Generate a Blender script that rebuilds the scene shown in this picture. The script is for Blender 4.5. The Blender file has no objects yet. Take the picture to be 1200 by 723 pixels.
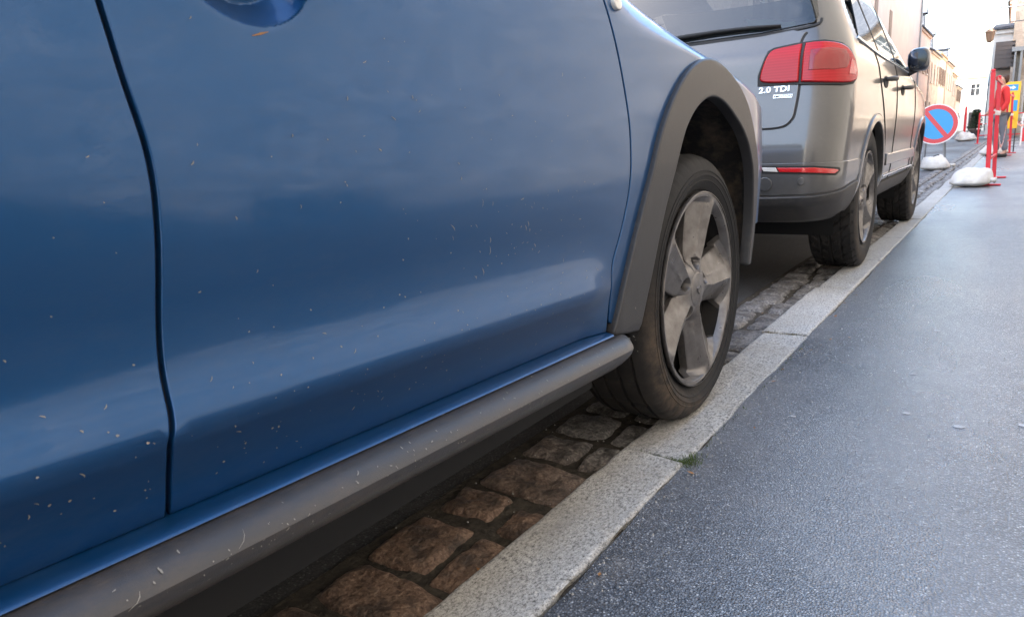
import bpy, math, random
from math import sin, cos, pi, radians, sqrt, atan2, hypot
from mathutils import Vector, Matrix, noise
from mathutils.geometry import delaunay_2d_cdt
random.seed(7)
C = bpy.context.scene.collection
SC = bpy.context.scene

# ------------------------------------------------------------------ camera, sky, sun, exposure
cam_d = bpy.data.cameras.new('camera')
cam = bpy.data.objects.new('camera', cam_d); C.objects.link(cam); SC.camera = cam
cam_d.sensor_width = 36.0; cam_d.lens = 25.05; cam_d.clip_start = .02; cam_d.clip_end = 3000
_r = Vector((.8241, .5651, -.0513)).normalized()
_f = Vector((-.5605, .7989, -.2171)).normalized()
_r = (_r - _f*_r.dot(_f)).normalized(); _u = _r.cross(_f)
cam.matrix_world = Matrix(((_r.x, _u.x, -_f.x, 0), (_r.y, _u.y, -_f.y, 0), (_r.z, _u.z, -_f.z, .67), (0, 0, 0, 1)))
cam_d.dof.use_dof = True; cam_d.dof.focus_distance = 1.6; cam_d.dof.aperture_fstop = 18.0

SUN_EL, SUN_DIR = radians(36), Vector((-.86, -.51))      # the sun stands over the left-hand houses, a little behind the camera
w = bpy.data.worlds.new('World'); SC.world = w; w.use_nodes = True
nt = w.node_tree; nt.nodes.clear()
sky = nt.nodes.new('ShaderNodeTexSky'); sky.sky_type = 'NISHITA'; sky.sun_disc = False
sky.sun_elevation = SUN_EL; sky.sun_rotation = atan2(SUN_DIR.x, SUN_DIR.y)
sky.air_density = 1.3; sky.dust_density = 2.0; sky.ozone_density = 1.2
bg = nt.nodes.new('ShaderNodeBackground'); bg.inputs['Strength'].default_value = .15
ow = nt.nodes.new('ShaderNodeOutputWorld')
nt.links.new(sky.outputs[0], bg.inputs[0]); nt.links.new(bg.outputs[0], ow.inputs[0])
sd = bpy.data.lights.new('sun', 'SUN'); sd.energy = 5; sd.angle = radians(.53); sd.color = (1, .95, .88)
sun = bpy.data.objects.new('sun', sd); C.objects.link(sun)
_s = SUN_DIR.normalized()
sun.rotation_euler = Vector((_s.x*cos(SUN_EL), _s.y*cos(SUN_EL), sin(SUN_EL))).to_track_quat('Z', 'Y').to_euler()
SC.view_settings.view_transform = 'Standard'; SC.view_settings.look = 'None'
SC.view_settings.exposure = 2.82; SC.view_settings.gamma = 1; SC.view_settings.use_curve_mapping = False

# ------------------------------------------------------------------ helpers
def tag(o, label=None, cat=None, group=None, kind=None):
    if label: o['label'] = label
    if cat: o['category'] = cat
    if group: o['group'] = group
    if kind: o['kind'] = kind
    return o
def empty(name, loc=(0, 0, 0), parent=None, rz=0):
    o = bpy.data.objects.new(name, None); C.objects.link(o); o.location = loc; o.rotation_euler = (0, 0, rz)
    o.empty_display_size = .1
    if parent: o.parent = parent
    return o
def copy_tree(o, parent=None):
    c = o.copy(); C.objects.link(c)
    if parent: c.parent = parent
    for ch in list(o.children): copy_tree(ch, c)
    return c
class MB:
    def __init__(s): s.v = []; s.f = []; s.m = []
    def add(s, vs, fs, M=None, mi=0):
        n = len(s.v)
        s.v += [tuple(M @ Vector(v)) if M else tuple(v) for v in vs]
        s.f += [tuple(i+n for i in f) for f in fs]; s.m += [mi]*len(fs); return s
    def box(s, x0, x1, y0, y1, z0, z1, M=None, mi=0, bev=0):
        b = bev
        if b <= 0:
            vs = [(x, y, z) for x in (x0, x1) for y in (y0, y1) for z in (z0, z1)]
            fs = [(0, 1, 3, 2), (4, 6, 7, 5), (0, 4, 5, 1), (2, 3, 7, 6), (0, 2, 6, 4), (1, 5, 7, 3)]
            return s.add(vs, fs, M, mi)
        vs = []; 
        for x, sx in ((x0, 1), (x1, -1)):
            for y, sy in ((y0, 1), (y1, -1)):
                for z, sz in ((z0, 1), (z1, -1)):
                    vs += [(x, y+sy*b, z+sz*b), (x+sx*b, y, z+sz*b), (x+sx*b, y+sy*b, z)]
        def I(a, c, d, k): return (a*4+c*2+d)*3+k
        fs = []
        for a in (0, 1): fs.append([I(a, 0, 0, 0), I(a, 0, 1, 0), I(a, 1, 1, 0), I(a, 1, 0, 0)])
        for a in (0, 1): fs.append([I(0, a, 0, 1), I(1, a, 0, 1), I(1, a, 1, 1), I(0, a, 1, 1)])
        for a in (0, 1): fs.append([I(0, 0, a, 2), I(0, 1, a, 2), I(1, 1, a, 2), I(1, 0, a, 2)])
        for a in (0, 1):
            for c in (0, 1):
                fs.append([I(a, c, 0, 0), I(a, c, 1, 0), I(a, c, 1, 1), I(a, c, 0, 1)])
                fs.append([I(a, 0, c, 0), I(a, 1, c, 0), I(a, 1, c, 2), I(a, 0, c, 2)])
                fs.append([I(0, a, c, 1), I(1, a, c, 1), I(1, a, c, 2), I(0, a, c, 2)])
        for a in (0, 1):
            for c in (0, 1):
                for d in (0, 1): fs.append([I(a, c, d, 0), I(a, c, d, 1), I(a, c, d, 2)])
        return s.add(vs, fs, M, mi)
    def tube(s, pts, r, n=10, mi=0, cap=True, flat=1.0):
        pts = [Vector(p) for p in pts]; rings = []
        if not isinstance(r, (list, tuple)): r = [r]*len(pts)
        for i, p in enumerate(pts):
            t = (pts[min(i+1, len(pts)-1)]-pts[max(i-1, 0)]).normalized()
            a = t.cross(Vector((0, 0, 1)) if abs(t.z) < .95 else Vector((1, 0, 0))).normalized(); b = t.cross(a)
            rings.append([p+(a*cos(2*pi*k/n)+b*sin(2*pi*k/n)*flat)*r[i] for k in range(n)])
        vs = [tuple(v) for q in rings for v in q]; fs = []
        for i in range(len(pts)-1):
            for k in range(n): fs.append((i*n+k, i*n+(k+1) % n, (i+1)*n+(k+1) % n, (i+1)*n+k))
        if cap: fs += [tuple(range(n-1, -1, -1)), tuple((len(pts)-1)*n+k for k in range(n))]
        return s.add(vs, fs, None, mi)
    def lathe(s, prof, n=32, M=None, mi=0, axis='x'):
        vs = []; fs = []; m = len(prof)
        for k in range(n):
            a = 2*pi*k/n
            for (r, h) in prof:
                vs.append((h, r*cos(a), r*sin(a)) if axis == 'x' else (r*cos(a), r*sin(a), h))
        for k in range(n):
            for j in range(m-1):
                fs.append((k*m+j, k*m+j+1, ((k+1) % n)*m+j+1, ((k+1) % n)*m+j))
        return s.add(vs, fs, M, mi)
    def grid(s, fn, us, vs_, mi=0, keep=None, closeu=False):
        n = len(vs_); P = [tuple(fn(u, v)) for u in us for v in vs_]; fs = []
        L = len(us) if closeu else len(us)-1
        for i in range(L):
            i2 = (i+1) % len(us)
            for j in range(n-1):
                if keep and not keep((us[i]+us[i2])/2, (vs_[j]+vs_[j+1])/2): continue
                fs.append((i*n+j, i2*n+j, i2*n+j+1, i*n+j+1))
        return s.add(P, fs, None, mi)
    def build(s, name, mats, parent=None, smooth=False, loc=None, angle=None):
        me = bpy.data.meshes.new(name); me.from_pydata(s.v, [], s.f); me.update()
        if not isinstance(mats, (list, tuple)): mats = [mats]
        for m in mats: me.materials.append(m)
        if len(mats) > 1: me.polygons.foreach_set('material_index', s.m)
        import bmesh
        bm = bmesh.new(); bm.from_mesh(me); bmesh.ops.recalc_face_normals(bm, faces=bm.faces)
        if smooth:
            for f in bm.faces: f.smooth = True
            if angle:
                for e in bm.edges:
                    if len(e.link_faces) == 2 and e.calc_face_angle(0) > radians(angle): e.smooth = False
        bm.to_mesh(me); bm.free()
        o = bpy.data.objects.new(name, me); C.objects.link(o)
        if parent: o.parent = parent
        if loc: o.location = loc
        return o
def lin(a, b, n): return [a+(b-a)*i/(n-1) for i in range(n)]
def densify(poly, step):
    out = []
    for i, p in enumerate(poly):
        q = poly[(i+1) % len(poly)]; L = hypot(q[0]-p[0], q[1]-p[1]); n = max(1, int(math.ceil(L/step)))
        out += [(p[0]+(q[0]-p[0])*k/n, p[1]+(q[1]-p[1])*k/n) for k in range(n)]
    return out
def smooth_path(pts, n=8):
    out = []
    P = [pts[0]]+list(pts)+[pts[-1]]
    for i in range(1, len(P)-2):
        p0, p1, p2, p3 = P[i-1:i+3]
        for k in range(n):
            t = k/n
            out.append(tuple(.5*((2*p1[j])+(-p0[j]+p2[j])*t+(2*p0[j]-5*p1[j]+4*p2[j]-p3[j])*t*t+(-p0[j]+3*p1[j]-3*p2[j]+p3[j])*t**3) for j in range(len(p1))))
    out.append(tuple(pts[-1])); return out
def area2(P): return sum(P[i][0]*P[(i+1) % len(P)][1]-P[(i+1) % len(P)][0]*P[i][1] for i in range(len(P)))/2
def inset(P, d):
    n = len(P); out = []
    for i in range(n):
        a, b, c = P[i-1], P[i], P[(i+1) % n]
        t1 = Vector((b[0]-a[0], b[1]-a[1])); t2 = Vector((c[0]-b[0], c[1]-b[1]))
        if t1.length < 1e-9: t1 = t2
        if t2.length < 1e-9: t2 = t1
        t1.normalize(); t2.normalize()
        n1 = Vector((-t1.y, t1.x)); n2 = Vector((-t2.y, t2.x)); m = n1+n2
        if m.length < 1e-6: m = n1
        m.normalize(); k = min(1/max(m.dot(n1), .35), 2.0)
        out.append((b[0]+m.x*d*k, b[1]+m.y*d*k))
    return out
def inside(P, x, y):
    r = False; n = len(P); j = n-1
    for i in range(n):
        xi, yi = P[i]; xj, yj = P[j]
        if (yi > y) != (yj > y) and x < (xj-xi)*(y-yi)/(yj-yi)+xi: r = not r
        j = i
    return r
def patch(name, poly, fn, mat, parent, step=.02, off=0., er=.003, depth=.014, fine=None, dent=None, hint=None, mirror=None):
    """a panel cut to the outline poly on the surface fn(u, v), rounded over and folded in along its edge"""
    if area2(poly) < 0: poly = poly[::-1]
    P = densify(poly, step); I1 = inset(P, er); us = [p[0] for p in P]; vs = [p[1] for p in P]
    pts = [Vector(p) for p in I1]; n = len(pts)
    cell = {}
    for p in I1: cell.setdefault((int(p[0]//step), int(p[1]//step)), []).append(p)
    def far(x, y, d):
        cx, cy = int(x//step), int(y//step)
        for i in (-1, 0, 1):
            for j in (-1, 0, 1):
                for p in cell.get((cx+i, cy+j), ()):
                    if hypot(p[0]-x, p[1]-y) < d: return False
        return True
    u = min(us)
    while u < max(us):
        v = min(vs)
        while v < max(vs):
            if inside(I1, u, v) and far(u, v, step*.55): pts.append(Vector((u, v)))
            v += step
        u += step
    if fine:
        (fu0, fu1, fv0, fv1, fs) = fine
        pts = [p for i, p in enumerate(pts) if i < n or not (fu0 < p.x < fu1 and fv0 < p.y < fv1)]
        u = fu0
        while u < fu1:
            v = fv0
            while v < fv1:
                if inside(I1, u, v) and far(u, v, fs*.55): pts.append(Vector((u, v)))
                v += fs
            u += fs
    V, E, F, *_ = delaunay_2d_cdt(pts, [(i, (i+1) % n) for i in range(n)], [], 1, 1e-6)
    def ev(u, v, o):
        e = 2e-3
        if dent: g = lambda a, b: Vector(fn(a, b))
        else: g = lambda a, b: Vector(fn(a, b))
        p = g(u, v); du = g(u+e, v)-g(u-e, v); dv = g(u, v+e)-g(u, v-e)
        N = du.cross(dv)
        if N.length < 1e-12: N = Vector((0, -1, 0))
        N.normalize()
        h = hint(p) if hint else Vector((1, 0, 0))
        if N.dot(h) < 0: N.negate()
        return p, N
    co = []; no = []
    for q in V:
        p, N = ev(q.x, q.y, 0)
        if dent:
            d = dent(q.x, q.y); e = 1.5e-3
            p2 = p+N*(off+d)
            a1, n1 = ev(q.x+e, q.y, 0); b1, m1 = ev(q.x, q.y+e, 0)
            a2 = a1+n1*(off+dent(q.x+e, q.y)); b2 = b1+m1*(off+dent(q.x, q.y+e))
            NN = (a2-p2).cross(b2-p2).normalized()
            if NN.dot(N) < 0: NN.negate()
            co.append(p2); no.append(NN)
        else: co.append(p+N*off); no.append(N)
    faces = [tuple(f) for f in F]
    # rim strips: rounded edge and fold-in
    base = {(round(q.x, 6), round(q.y, 6)): i for i, q in enumerate(V)}
    rings = []
    ring0 = []
    for p in I1:
        k = (round(p[0], 6), round(p[1], 6)); i = base.get(k)
        if i is None:
            i = min(range(len(V)), key=lambda j: (V[j].x-p[0])**2+(V[j].y-p[1])**2)
        ring0.append(i)
    rings.append(ring0)
    prof = [(.55, -.16, .5), (.87, -.5, .87), (1.0, -1.0, 1.0), (1.0, -1.0-depth/er, 1.0)]
    for (k, dz, tilt) in prof:
        R = []
        for i in range(n):
            a = (I1[i][0]+(P[i][0]-I1[i][0])*k, I1[i][1]+(P[i][1]-I1[i][1])*k)
            p, N = ev(a[0], a[1], 0)
            p1, _ = ev(I1[i][0], I1[i][1], 0)
            o = (p-p1)
            o = o.normalized() if o.length > 1e-9 else N
            nn = (N*(1-tilt)+o*tilt)
            R.append(len(co)); co.append(p+N*(off+dz*er)); no.append(nn.normalized())
        rings.append(R)
    for a, b in zip(rings[:-1], rings[1:]):
        for i in range(n):
            j = (i+1) % n
            if a[i] == a[j]: continue
            faces.append((a[i], a[j], b[j], b[i]))
    if mirror is not None:
        co = [Vector((2*mirror-p.x, p.y, p.z)) for p in co]; no = [Vector((-q.x, q.y, q.z)) for q in no]
    fl = []
    for f in faces:
        a, b, c = co[f[0]], co[f[1]], co[f[2]]
        if (b-a).cross(c-a).dot(no[f[0]]+no[f[1]]+no[f[2]]) < 0: f = tuple(reversed(f))
        fl.append(f)
    me = bpy.data.meshes.new(name); me.from_pydata([tuple(p) for p in co], [], fl); me.update()
    me.materials.append(mat)
    for p in me.polygons: p.use_smooth = True
    me.normals_split_custom_set_from_vertices([tuple(q) for q in no])
    o = bpy.data.objects.new(name, me); C.objects.link(o)
    if parent: o.parent = parent
    return o

# ------------------------------------------------------------------ materials
def mat(name, col=(.5, .5, .5), rough=.6, metal=0., coat=0., spec=.5):
    m = bpy.data.materials.new(name); m.use_nodes = True
    b = m.node_tree.nodes['Principled BSDF']
    b.inputs['Base Color'].default_value = (*col, 1); b.inputs['Roughness'].default_value = rough
    b.inputs['Metallic'].default_value = metal; b.inputs['Coat Weight'].default_value = coat
    b.inputs['Coat Roughness'].default_value = .03; b.inputs['Specular IOR Level'].default_value = spec
    return m
class NT:
    def __init__(s, m): s.t = m.node_tree; s.b = s.t.nodes['Principled BSDF']; s.c = s.n('ShaderNodeTexCoord').outputs['Object']
    def n(s, k, **a):
        x = s.t.nodes.new(k)
        for q, v in a.items(): setattr(x, q, v)
        return x
    def l(s, a, b): s.t.links.new(a, b)
    def mapping(s, scale=(1, 1, 1), rot=(0, 0, 0), loc=(0, 0, 0)):
        x = s.n('ShaderNodeMapping'); x.inputs['Scale'].default_value = scale; x.inputs['Rotation'].default_value = rot
        x.inputs['Location'].default_value = loc; s.l(s.c, x.inputs['Vector']); return x.outputs[0]
    def noise(s, scale, detail=4, rough=.55, vec=None, dist=0):
        x = s.n('ShaderNodeTexNoise'); x.inputs['Scale'].default_value = scale; x.inputs['Detail'].default_value = detail
        x.inputs['Roughness'].default_value = rough; x.inputs['Distortion'].default_value = dist
        s.l(vec or s.c, x.inputs['Vector']); return x.outputs['Fac']
    def vor(s, scale, feature='F1', vec=None, out='Distance', rnd=1):
        x = s.n('ShaderNodeTexVoronoi', feature=feature); x.inputs['Scale'].default_value = scale
        x.inputs['Randomness'].default_value = rnd
        s.l(vec or s.c, x.inputs['Vector']); return x.outputs[out]
    def ramp(s, fac, stops, interp='LINEAR'):
        x = s.n('ShaderNodeValToRGB'); x.color_ramp.interpolation = interp
        e = x.color_ramp.elements
        while len(e) < len(stops): e.new(.5)
        for q, (p, c) in zip(e, stops):
            q.position = p; q.color = (*c, 1) if isinstance(c, (tuple, list)) else (c, c, c, 1)
        s.l(fac, x.inputs[0]); return x.outputs[0]
    def mix(s, fac, a, b, mode='MIX'):
        x = s.n('ShaderNodeMix', data_type='RGBA', blend_type=mode)
        for i, v in ((0, fac), (6, a), (7, b)):
            if hasattr(v, 'is_linked') or hasattr(v, 'links'): s.l(v, x.inputs[i])
            else: x.inputs[i].default_value = v if i == 0 else ((*v, 1) if len(v) == 3 else v)
        return x.outputs[2]
    def math(s, op, a, b=0., c=None, clamp=False):
        x = s.n('ShaderNodeMath', operation=op); x.use_clamp = clamp
        for i, v in enumerate((a, b) if c is None else (a, b, c)):
            if hasattr(v, 'links'): s.l(v, x.inputs[i])
            else: x.inputs[i].default_value = v
        return x.outputs[0]
    def bump(s, h, dist=.002, strength=1, prev=None):
        x = s.n('ShaderNodeBump'); x.inputs['Distance'].default_value = dist; x.inputs['Strength'].default_value = strength
        s.l(h, x.inputs['Height'])
        if prev: s.l(prev, x.inputs['Normal'])
        return x.outputs[0]
    def col(s, v): s.l(v, s.b.inputs['Base Color'])
    def rough(s, v): s.l(v, s.b.inputs['Roughness'])
    def norm(s, v): s.l(v, s.b.inputs['Normal'])

def asphalt(name, base=.06, big=1.0, rough=.5):
    m = mat(name); t = NT(m)
    v = t.vor(265*big, out='Color'); d = t.vor(265*big)
    sep = t.n('ShaderNodeSeparateColor'); t.l(v, sep.inputs[0])
    b = base
    c = t.ramp(sep.outputs[0], [(0, (b*.22, b*.24, b*.28)), (.35, (b*.60, b*.64, b*.72)), (.7, (b*1.15, b*1.21, b*1.34)), (.91, (b*1.9, b*1.98, b*2.15)), (.975, (b*3.0, b*3.1, b*3.2)), (1, (b*4.5, b*4.5, b*4.4))])
    c = t.mix(t.ramp(d, [(.3, 0.), (.6, .85)]), c, (b*.16, b*.17, b*.2))
    n1 = t.noise(1.3, 5, .6); n2 = t.noise(9, 4); n3 = t.noise(.45, 4, .6, vec=t.mapping((1, .35, 1)))
    c = t.mix(t.ramp(t.noise(.8, 6, .65, vec=t.mapping((1, .6, 1), loc=(3, 1, 0))), [(.48, 0.), (.62, .55)]), c, t.mix(.6, c, (b*1.9, b*1.9, b*1.95)))
    c = t.mix(t.ramp(n1, [(.38, 0.), (.72, .6)]), c, t.mix(.5, c, (b*.4, b*.4, b*.42)))
    c = t.mix(t.ramp(n2, [(.55, 0.), (.78, .35)]), c, (b*1.6, b*1.5, b*1.4))
    c = t.mix(t.ramp(t.noise(60, 3, .7), [(.62, 0.), (.72, .5)]), c, (b*2.6, b*2.6, b*2.5)); t.col(c)
    h = t.math('SUBTRACT', t.math('MULTIPLY', sep.outputs[1], .9), t.math('MULTIPLY', d, .8))
    bb = t.bump(h, .0018, .85); bb = t.bump(t.noise(420, 2), .0012, .5, bb); bb = t.bump(t.noise(14, 3), .003, .25, bb); t.norm(bb)
    t.rough(t.ramp(n3, [(.38, rough-.10), (.62, rough+.14)]))
    t.b.inputs['Specular IOR Level'].default_value = 1.0
    return m
M = {}
M['pavement'] = asphalt('pavement_asphalt', .15, 1.0, rough=.34)
M['road'] = asphalt('road_asphalt', .06, .9, rough=.6)

m = mat('kerb_granite', rough=.7); t = NT(m)
g = t.noise(150, 4, .8, vec=t.mapping((1.3, .7, 1))); g2 = t.noise(420, 2, .6); g3 = t.noise(5, 4)
gd = t.n('ShaderNodeObjectInfo')
c = t.ramp(g, [(.36, (.05, .05, .052)), (.45, (.34, .335, .32)), (.58, (.52, .51, .49)), (.72, (.72, .71, .68))])
c = t.mix(t.ramp(g2, [(.5, 0.), (.66, .55)]), c, (.12, .115, .11))
c = t.mix(t.ramp(g3, [(.42, 0.), (.8, .65)]), c, (.30, .27, .225)); c = t.mix(t.ramp(t.noise(2.2, 6, .7, vec=t.mapping((3, 1, 1))), [(.52, 0.), (.7, .5)]), c, (.24, .24, .245)); c = t.mix(t.ramp(t.noise(55, 5, .8), [(.56, 0.), (.66, .75)]), c, (.10, .10, .10)); t.col(c)
t.norm(t.bump(g, .0015, .8, t.bump(t.noise(40, 4), .005, .6))); M['kerb'] = m

m = mat('sett_stone', rough=.6); t = NT(m)
g = t.noise(120, 4, .7); i1 = t.vor(5.3, out='Color'); sp = t.n('ShaderNodeSeparateColor'); t.l(i1, sp.inputs[0])
c = t.ramp(g, [(.3, (.06, .036, .027)), (.5, (.19, .12, .085)), (.7, (.34, .235, .17))])  # near setts: warm bounced light put into the stone colour as brown
c2 = t.ramp(g, [(.3, (.05, .05, .05)), (.5, (.19, .18, .175)), (.7, (.42, .40, .37))])
sx = t.n('ShaderNodeSeparateXYZ'); t.l(t.c, sx.inputs[0])
yy = t.math('ADD', sx.outputs[1], t.math('MULTIPLY', t.noise(6, 2), .5))
c = t.mix(t.ramp(t.math('MULTIPLY', yy, .4), [(.52, 0.), (.68, 1.)]), c, c2)
c = t.mix(t.ramp(t.noise(17, 5), [(.44, 0.), (.66, .8)]), c, (.035, .03, .028)); t.col(c)
t.norm(t.bump(g, .003, .9, t.bump(t.noise(30, 5, .65), .012, .9)))
t.rough(t.ramp(t.noise(20, 3), [(.3, .38), (.7, .75)])); M['sett'] = m

m = mat('joint_dirt', (.05, .042, .032), .9); t = NT(m)
t.col(t.ramp(t.noise(60, 4), [(.3, (.02, .017, .014)), (.6, (.06, .05, .038)), (.8, (.10, .085, .06))])); t.norm(t.bump(t.noise(150, 3), .004, 1)); M['dirt'] = m
M['moss'] = mat('moss', (.07, .10, .025), .9)
M['straw'] = mat('dry_grass', (.20, .17, .08), .9)

def dusty(name, col, rough, metal, coat, dust=(.20, .17, .14), amount=.35, specks=True, low=.36, high=.62, flake=0, lowdust=.6):
    """painted or moulded surface with a film of road dirt, denser low down, and dry flecks"""
    m = mat(name, col, rough, metal, coat); t = NT(m)
    sx = t.n('ShaderNodeSeparateXYZ'); t.l(t.c, sx.inputs[0])
    film = t.ramp(t.noise(7, 6, .62, vec=t.mapping((1, 1, 1.6))), [(.38, 0.), (.75, 1.)])
    film2 = t.ramp(t.noise(45, 6, .75, vec=t.mapping((1, .6, 1.7), (.5, 0, 0))), [(.38, .12), (.70, 1.)])
    z = t.ramp(sx.outputs[2], [(low, lowdust), (high, .12)])
    f = t.math('MULTIPLY', t.math('MULTIPLY', film, film2), amount)
    f = t.math('ADD', f, t.math('MULTIPLY', t.math('MULTIPLY', z, film2), amount), clamp=True)
    base = col
    if specks:
        warp = t.mapping((1, 1, 1), (0.9, 0, 0))
        v = t.n('ShaderNodeTexVoronoi'); v.inputs['Scale'].default_value = 38; t.l(warp, v.inputs['Vector'])
        s1 = t.n('ShaderNodeSeparateColor'); t.l(v.outputs['Color'], s1.inputs[0])
        hit = t.math('MULTIPLY', t.math('LESS_THAN', v.outputs['Distance'], t.math('MULTIPLY', s1.outputs[1], .085)), t.math('GREATER_THAN', s1.outputs[0], .72))
        hits = [hit]
        for (rot, sc, th) in ((.5, (1, 34, 4.2), .94), (-.35, (1, 30, 5), .95), (1.2, (1, 40, 5), .965), (.1, (1, 13, 110), .975)):
            mp = t.mapping(sc, (rot, 0, 0), (rot, rot*3, rot))
            v2 = t.n('ShaderNodeTexVoronoi'); v2.inputs['Scale'].default_value = 1.0 if sc[2] > 20 else 4.0; t.l(mp, v2.inputs['Vector'])
            s2 = t.n('ShaderNodeSeparateColor'); t.l(v2.outputs['Color'], s2.inputs[0])
            hits.append(t.math('MULTIPLY', t.math('LESS_THAN', v2.outputs['Distance'], .16), t.math('GREATER_THAN', s2.outputs[0], th)))
        h = hits[0]
        for q in hits[1:]: h = t.math('MAXIMUM', h, q)
        h = t.math('MULTIPLY', h, t.ramp(t.noise(3.1, 3), [(.42, .0), (.6, .8)]))
        c = t.mix(f, base, dust); c = t.mix(h, c, (.50, .44, .36)); cov = t.math('MAXIMUM', f, h)
    else:
        c = t.mix(f, base, dust); cov = f
    t.col(c)
    if metal > 0: t.l(t.math('MULTIPLY', t.math('SUBTRACT', 1., cov, clamp=True), metal), t.b.inputs['Metallic'])
    if coat > 0:
        t.l(t.math('MULTIPLY', t.math('SUBTRACT', 1., t.math('MULTIPLY', cov, 1.1), clamp=True), coat), t.b.inputs['Coat Weight'])
        t.l(t.ramp(t.noise(11, 5, .6), [(.3, .03), (.75, .13)]), t.b.inputs['Coat Roughness'])
        pe = t.bump(t.noise(42, 4, .6), .0006, .3); pe = t.bump(t.noise(9, 2, .5), .0006, .25, pe)
        t.l(pe, t.b.inputs['Coat Normal'])
    if coat == 0:
        t.norm(t.bump(t.noise(700, 2), .0004, .6, t.bump(t.noise(20, 5, .7), .0012, .4)))
    t.l(t.math('ADD', t.math('MULTIPLY', cov, .35), rough, clamp=True), t.b.inputs['Roughness'])
    return m
M['blue'] = dusty('blue_paint', (.002, .062, .190), .35, .6, .52, (.09, .10, .11), .13, specks=False)
M['silver_paint'] = dusty('grey_paint', (.085, .082, .080), .38, .55, .8, (.13, .12, .11), .25, specks=False)
M['plastic'] = dusty('grey_plastic', (.022, .022, .025), .44, 0, 0, (.11, .10, .09), .22, low=.25, high=.55)
M['sillp'] = dusty('sill_plastic', (.034, .035, .040), .34, 0, 0, (.14, .10, .065), .36, low=.25, high=.40)
M['black_plastic'] = dusty('black_plastic', (.022, .022, .024), .5, 0, 0, (.14, .12, .10), .4, specks=False)
M['dark'] = mat('dark_cavity', (.008, .008, .009), .9)
m = mat('wheel_liner', (.02, .02, .021), .85); t = NT(m)
t.col(t.mix(t.ramp(t.noise(14, 6, .7), [(.45, 0.), (.72, .8)]), (.018, .018, .02), (.16, .12, .085))); t.norm(t.bump(t.noise(90, 4), .004, .8)); M['liner'] = m
M['rubber_seal'] = mat('rubber_seal', (.01, .01, .01), .7)  # black of the real seals, also used for strips painting shaded gaps

def tyre_mat(name, mudr=.29, amt=.5):
    m = mat(name, (.02, .02, .021), .72); t = NT(m)
    sx = t.n('ShaderNodeSeparateXYZ'); t.l(t.c, sx.inputs[0])
    r = t.math('SQRT', t.math('ADD', t.math('POWER', sx.outputs[1], 2.), t.math('POWER', sx.outputs[2], 2.)))
    ring = t.ramp(t.math('SUBTRACT', r, mudr-.05), [(.0, 0.), (.05, 1.), (.068, .6), (.08, .12)])
    low = t.ramp(t.math('ADD', sx.outputs[1], t.math('MULTIPLY', sx.outputs[2], .8)), [(-0.0, .0), (.2, 0.)])
    lowm = t.ramp(t.math('MULTIPLY', t.math('ADD', sx.outputs[2], sx.outputs[1]), -2.), [(.38, .02), (.85, 1.)])
    n = t.ramp(t.noise(26, 6, .72), [(.36, 0.), (.66, 1.)])
    f = t.math('MULTIPLY', t.math('MULTIPLY', ring, lowm), t.math('ADD', t.math('MULTIPLY', n, amt), amt*.12), clamp=True)
    c = t.mix(t.ramp(t.noise(9, 5, .65), [(.45, 0.), (.8, .4)]), (.011, .011, .012), (.024, .023, .023))
    c = t.mix(f, c, (.22, .155, .10)); t.col(c); t.b.inputs['Specular IOR Level'].default_value = .35
    t.norm(t.bump(t.noise(160, 3), .001, .6)); return m
M['tyre'] = tyre_mat('tyre_rubber')
M['tyre2'] = tyre_mat('tyre_rubber_dusty', .30, .3)
m = mat('wheel_cover_paint', (.30, .28, .26), .36, .6); t = NT(m)
t.col(t.mix(t.ramp(t.noise(22, 6, .7), [(.4, 0.), (.72, .7)]), (.20, .19, .185), (.07, .058, .052)))
t.b.inputs['Metallic'].default_value = .65; t.rough(t.ramp(t.noise(30, 4), [(.3, .26), (.7, .48)])); M['rim'] = m
M['chrome'] = mat('chrome', (.7, .7, .7), .12, 1)
M['brake'] = mat('brake_steel', (.012, .011, .011), .7, .2)

def glassy(name, tint=(.012, .015, .018), trans=.22):
    m = mat(name, tint, .03, 0, 0, .9); t = NT(m)
    tr = t.n('ShaderNodeBsdfTransparent'); tr.inputs[0].default_value = (.55, .6, .6, 1)
    mx = t.n('ShaderNodeMixShader'); mx.inputs[0].default_value = trans
    out = t.t.nodes['Material Output']; t.l(t.b.outputs[0], mx.inputs[1]); t.l(tr.outputs[0], mx.inputs[2]); t.l(mx.outputs[0], out.inputs[0])
    return m
M['glass'] = glassy('car_glass'); M['win'] = mat('window_glass', (.03, .035, .04), .05, 0, 0, .9)
m = mat('tail_lamp_red', (.42, .012, .014), .2, 0, .1, .25); t = NT(m)
bz = t.n('ShaderNodeSeparateXYZ'); t.l(t.c, bz.inputs[0])
wv = t.n('ShaderNodeTexWave', wave_type='BANDS', bands_direction='Z'); wv.inputs['Scale'].default_value = 28; t.l(t.c, wv.inputs[0])
t.col(t.mix(t.ramp(wv.outputs[1], [(.3, 0.), (.7, .4)]), (.34, .007, .010), (.46, .015, .02))); M['red_lens'] = m
M['red_lens_dark'] = mat('tail_lamp_dark_red', (.22, .006, .006), .15, 0, .3)
M['red_bright'] = mat('reflector_red', (.48, .012, .012), .2, 0, 1)
M['lens_clear'] = mat('lamp_lens', (.55, .53, .50), .15, 0, 1)
M['badge'] = mat('badge_silver', (.62, .60, .57), .22, .9)

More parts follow.
